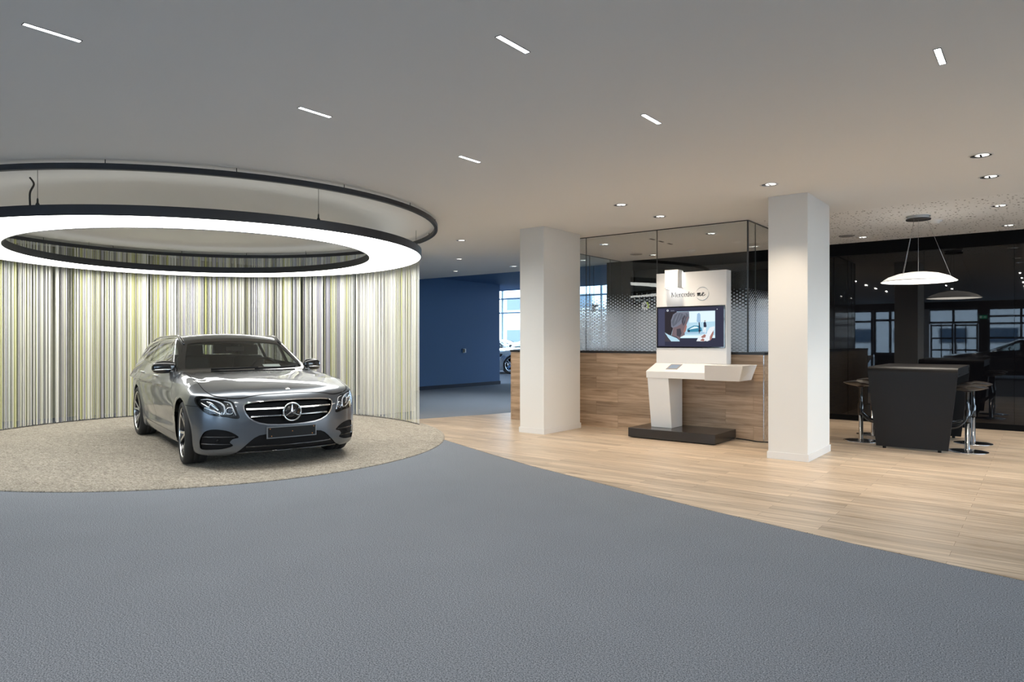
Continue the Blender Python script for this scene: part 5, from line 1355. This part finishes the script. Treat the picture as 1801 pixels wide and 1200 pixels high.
# pendant lamp: shallow opal dish on three wires under a round canopy
PXc, PYc = -1.345, 10.59
pd = thing('dish_pendant_lamp', (PXc, PYc, CEIL), 'shallow glowing dish pendant lamp hanging over the dark meeting table', 'pendant light')
b = MB(); b.lathe([(.145, -.055), (.148, -.05), (.148, -.040), (.0001, -.040)], 44, mi=0); b.lathe([(.0001, -.056), (.145, -.056), (.145, -.05)], 44, mi=0)
b.build('canopy', MT['dgrey'], pd); b = MB(); b.lathe([(.13, -.042), (.13, -.012)], 44, mi=0); b.lathe([(.145, -.012), (.145, -.0005), (.0001, -.0005)], 44); b.build('canopy_spacer', MT['skirting'], pd)
zd = 2.165-CEIL
opal = mat('opal_dish_glow', (.85, .84, .82), .3, emit=(1.0, .94, .86), es=.75)
b = MB(); b.lathe([(.445, zd), (.440, zd+.010), (.36, zd+.065), (.24, zd+.108), (.12, zd+.128), (.0001, zd+.134)], 64); tag(b.build('dish', opal, pd), 'glowing opal dish')
b = MB(); b.lathe([(.447, zd-.002), (.450, zd+.004), (.443, zd+.010), (.440, zd+.002)], 64, closed=True); b.build('dish_rim', MT['skirting'], pd)
b = MB(); b.lathe([(.438, zd+.006), (.38, zd+.004), (.37, zd+.010), (.30, zd+.020), (.29, zd+.030), (.0001, zd+.045)], 64); b.build('light_disc', emis('dish_disc_glow', (1.0, .93, .82), PEND_S), pd)
for k in range(3):
    a = math.radians(38+120*k+90); b = MB(); b.tube([(.10*math.cos(a), .10*math.sin(a), -.055), (.37*math.cos(a), .37*math.sin(a), zd+.062)], .0018, 6); b.build('wire', MT['steel'], pd)
b = MB(); b.tube([(0, 0, -.05), (0, 0, zd+.132)], .0018, 6); b.build('supply_cable', MT['steel'], pd)

# ---------------------------------------------------------------- exit sign, wall switch
ex = MB().box((-2.17, Y0+.2, 2.30), (-1.90, Y0+.23, 2.44)).build('exit_sign', MT['green']); tag(ex, 'green emergency exit sign beside the glazed double door, mirrored in the black wall', 'exit sign')
b = MB(); b.box((-2.15, Y0+.230, 2.33), (-2.09, Y0+.233, 2.41)); b.prism([(-2.02, 2.37), (-1.98, 2.34), (-1.98, 2.40)], Y0+.230, Y0+.233, axis=1); b.box((-1.98, Y0+.230, 2.36), (-1.93, Y0+.233, 2.38)); b.build('pictogram', MT['signwhite'], ex)
sw = MB().box((-13.70, 15.15, 1.02), (-13.675, 15.27, 1.14)).build('wall_switch', MT['skirting'], bevel=.003); tag(sw, 'small light switch on the dark blue wall', 'switch')
MB().box((-13.676, 15.155, 1.03), (-13.670, 15.21, 1.13)).build('rocker', MT['black'], sw)

# ---------------------------------------------------------------- the cars
car = build_car(CARM['paint'])
car.location = (-7.191, 4.587, .012)
def c2w(X, D): return (X*math.cos(YAW)-D*math.sin(YAW), X*math.sin(YAW)+D*math.cos(YAW))
car.location = (*c2w(-2.903, 8.089), .0135); car.rotation_euler.z = math.radians(-52.82)+YAW; car.scale = (1.01,)*3
def car_copy(x, y, rz, paint, lab, sc=1.0):
    c = copy_tree(car); c.location = (x, y, 0); c.scale = (sc,)*3; c.rotation_euler.z = rz; c['label'] = lab
    for ch in c.children_recursive:
        if ch.type == 'MESH':
            for sl in ch.material_slots:
                if sl.material == CARM['paint']: sl.link = 'OBJECT'; sl.material = paint
    return c
silver = mat('silver_paint', (.50, .54, .58), .25, metal=.8, coat=1)
p = c2w(-.5, 29.2); car_copy(p[0], p[1], math.radians(-150)+YAW, silver, 'silver car in the far showroom, its front wheel showing past the blue wall', 1.10)
p = c2w(.86, 33.7); car_copy(p[0], p[1], math.radians(-35)+YAW, mat('white_paint', (.80, .82, .84), .25, coat=1), 'white car with dark windows standing behind the silver car')
dark = mat('black_car_paint', (.01, .01, .012), .15, coat=1)
car_copy(-2.3, -4.7, math.radians(180), dark, 'black car behind the camera, mirrored at the right end of the black wall')
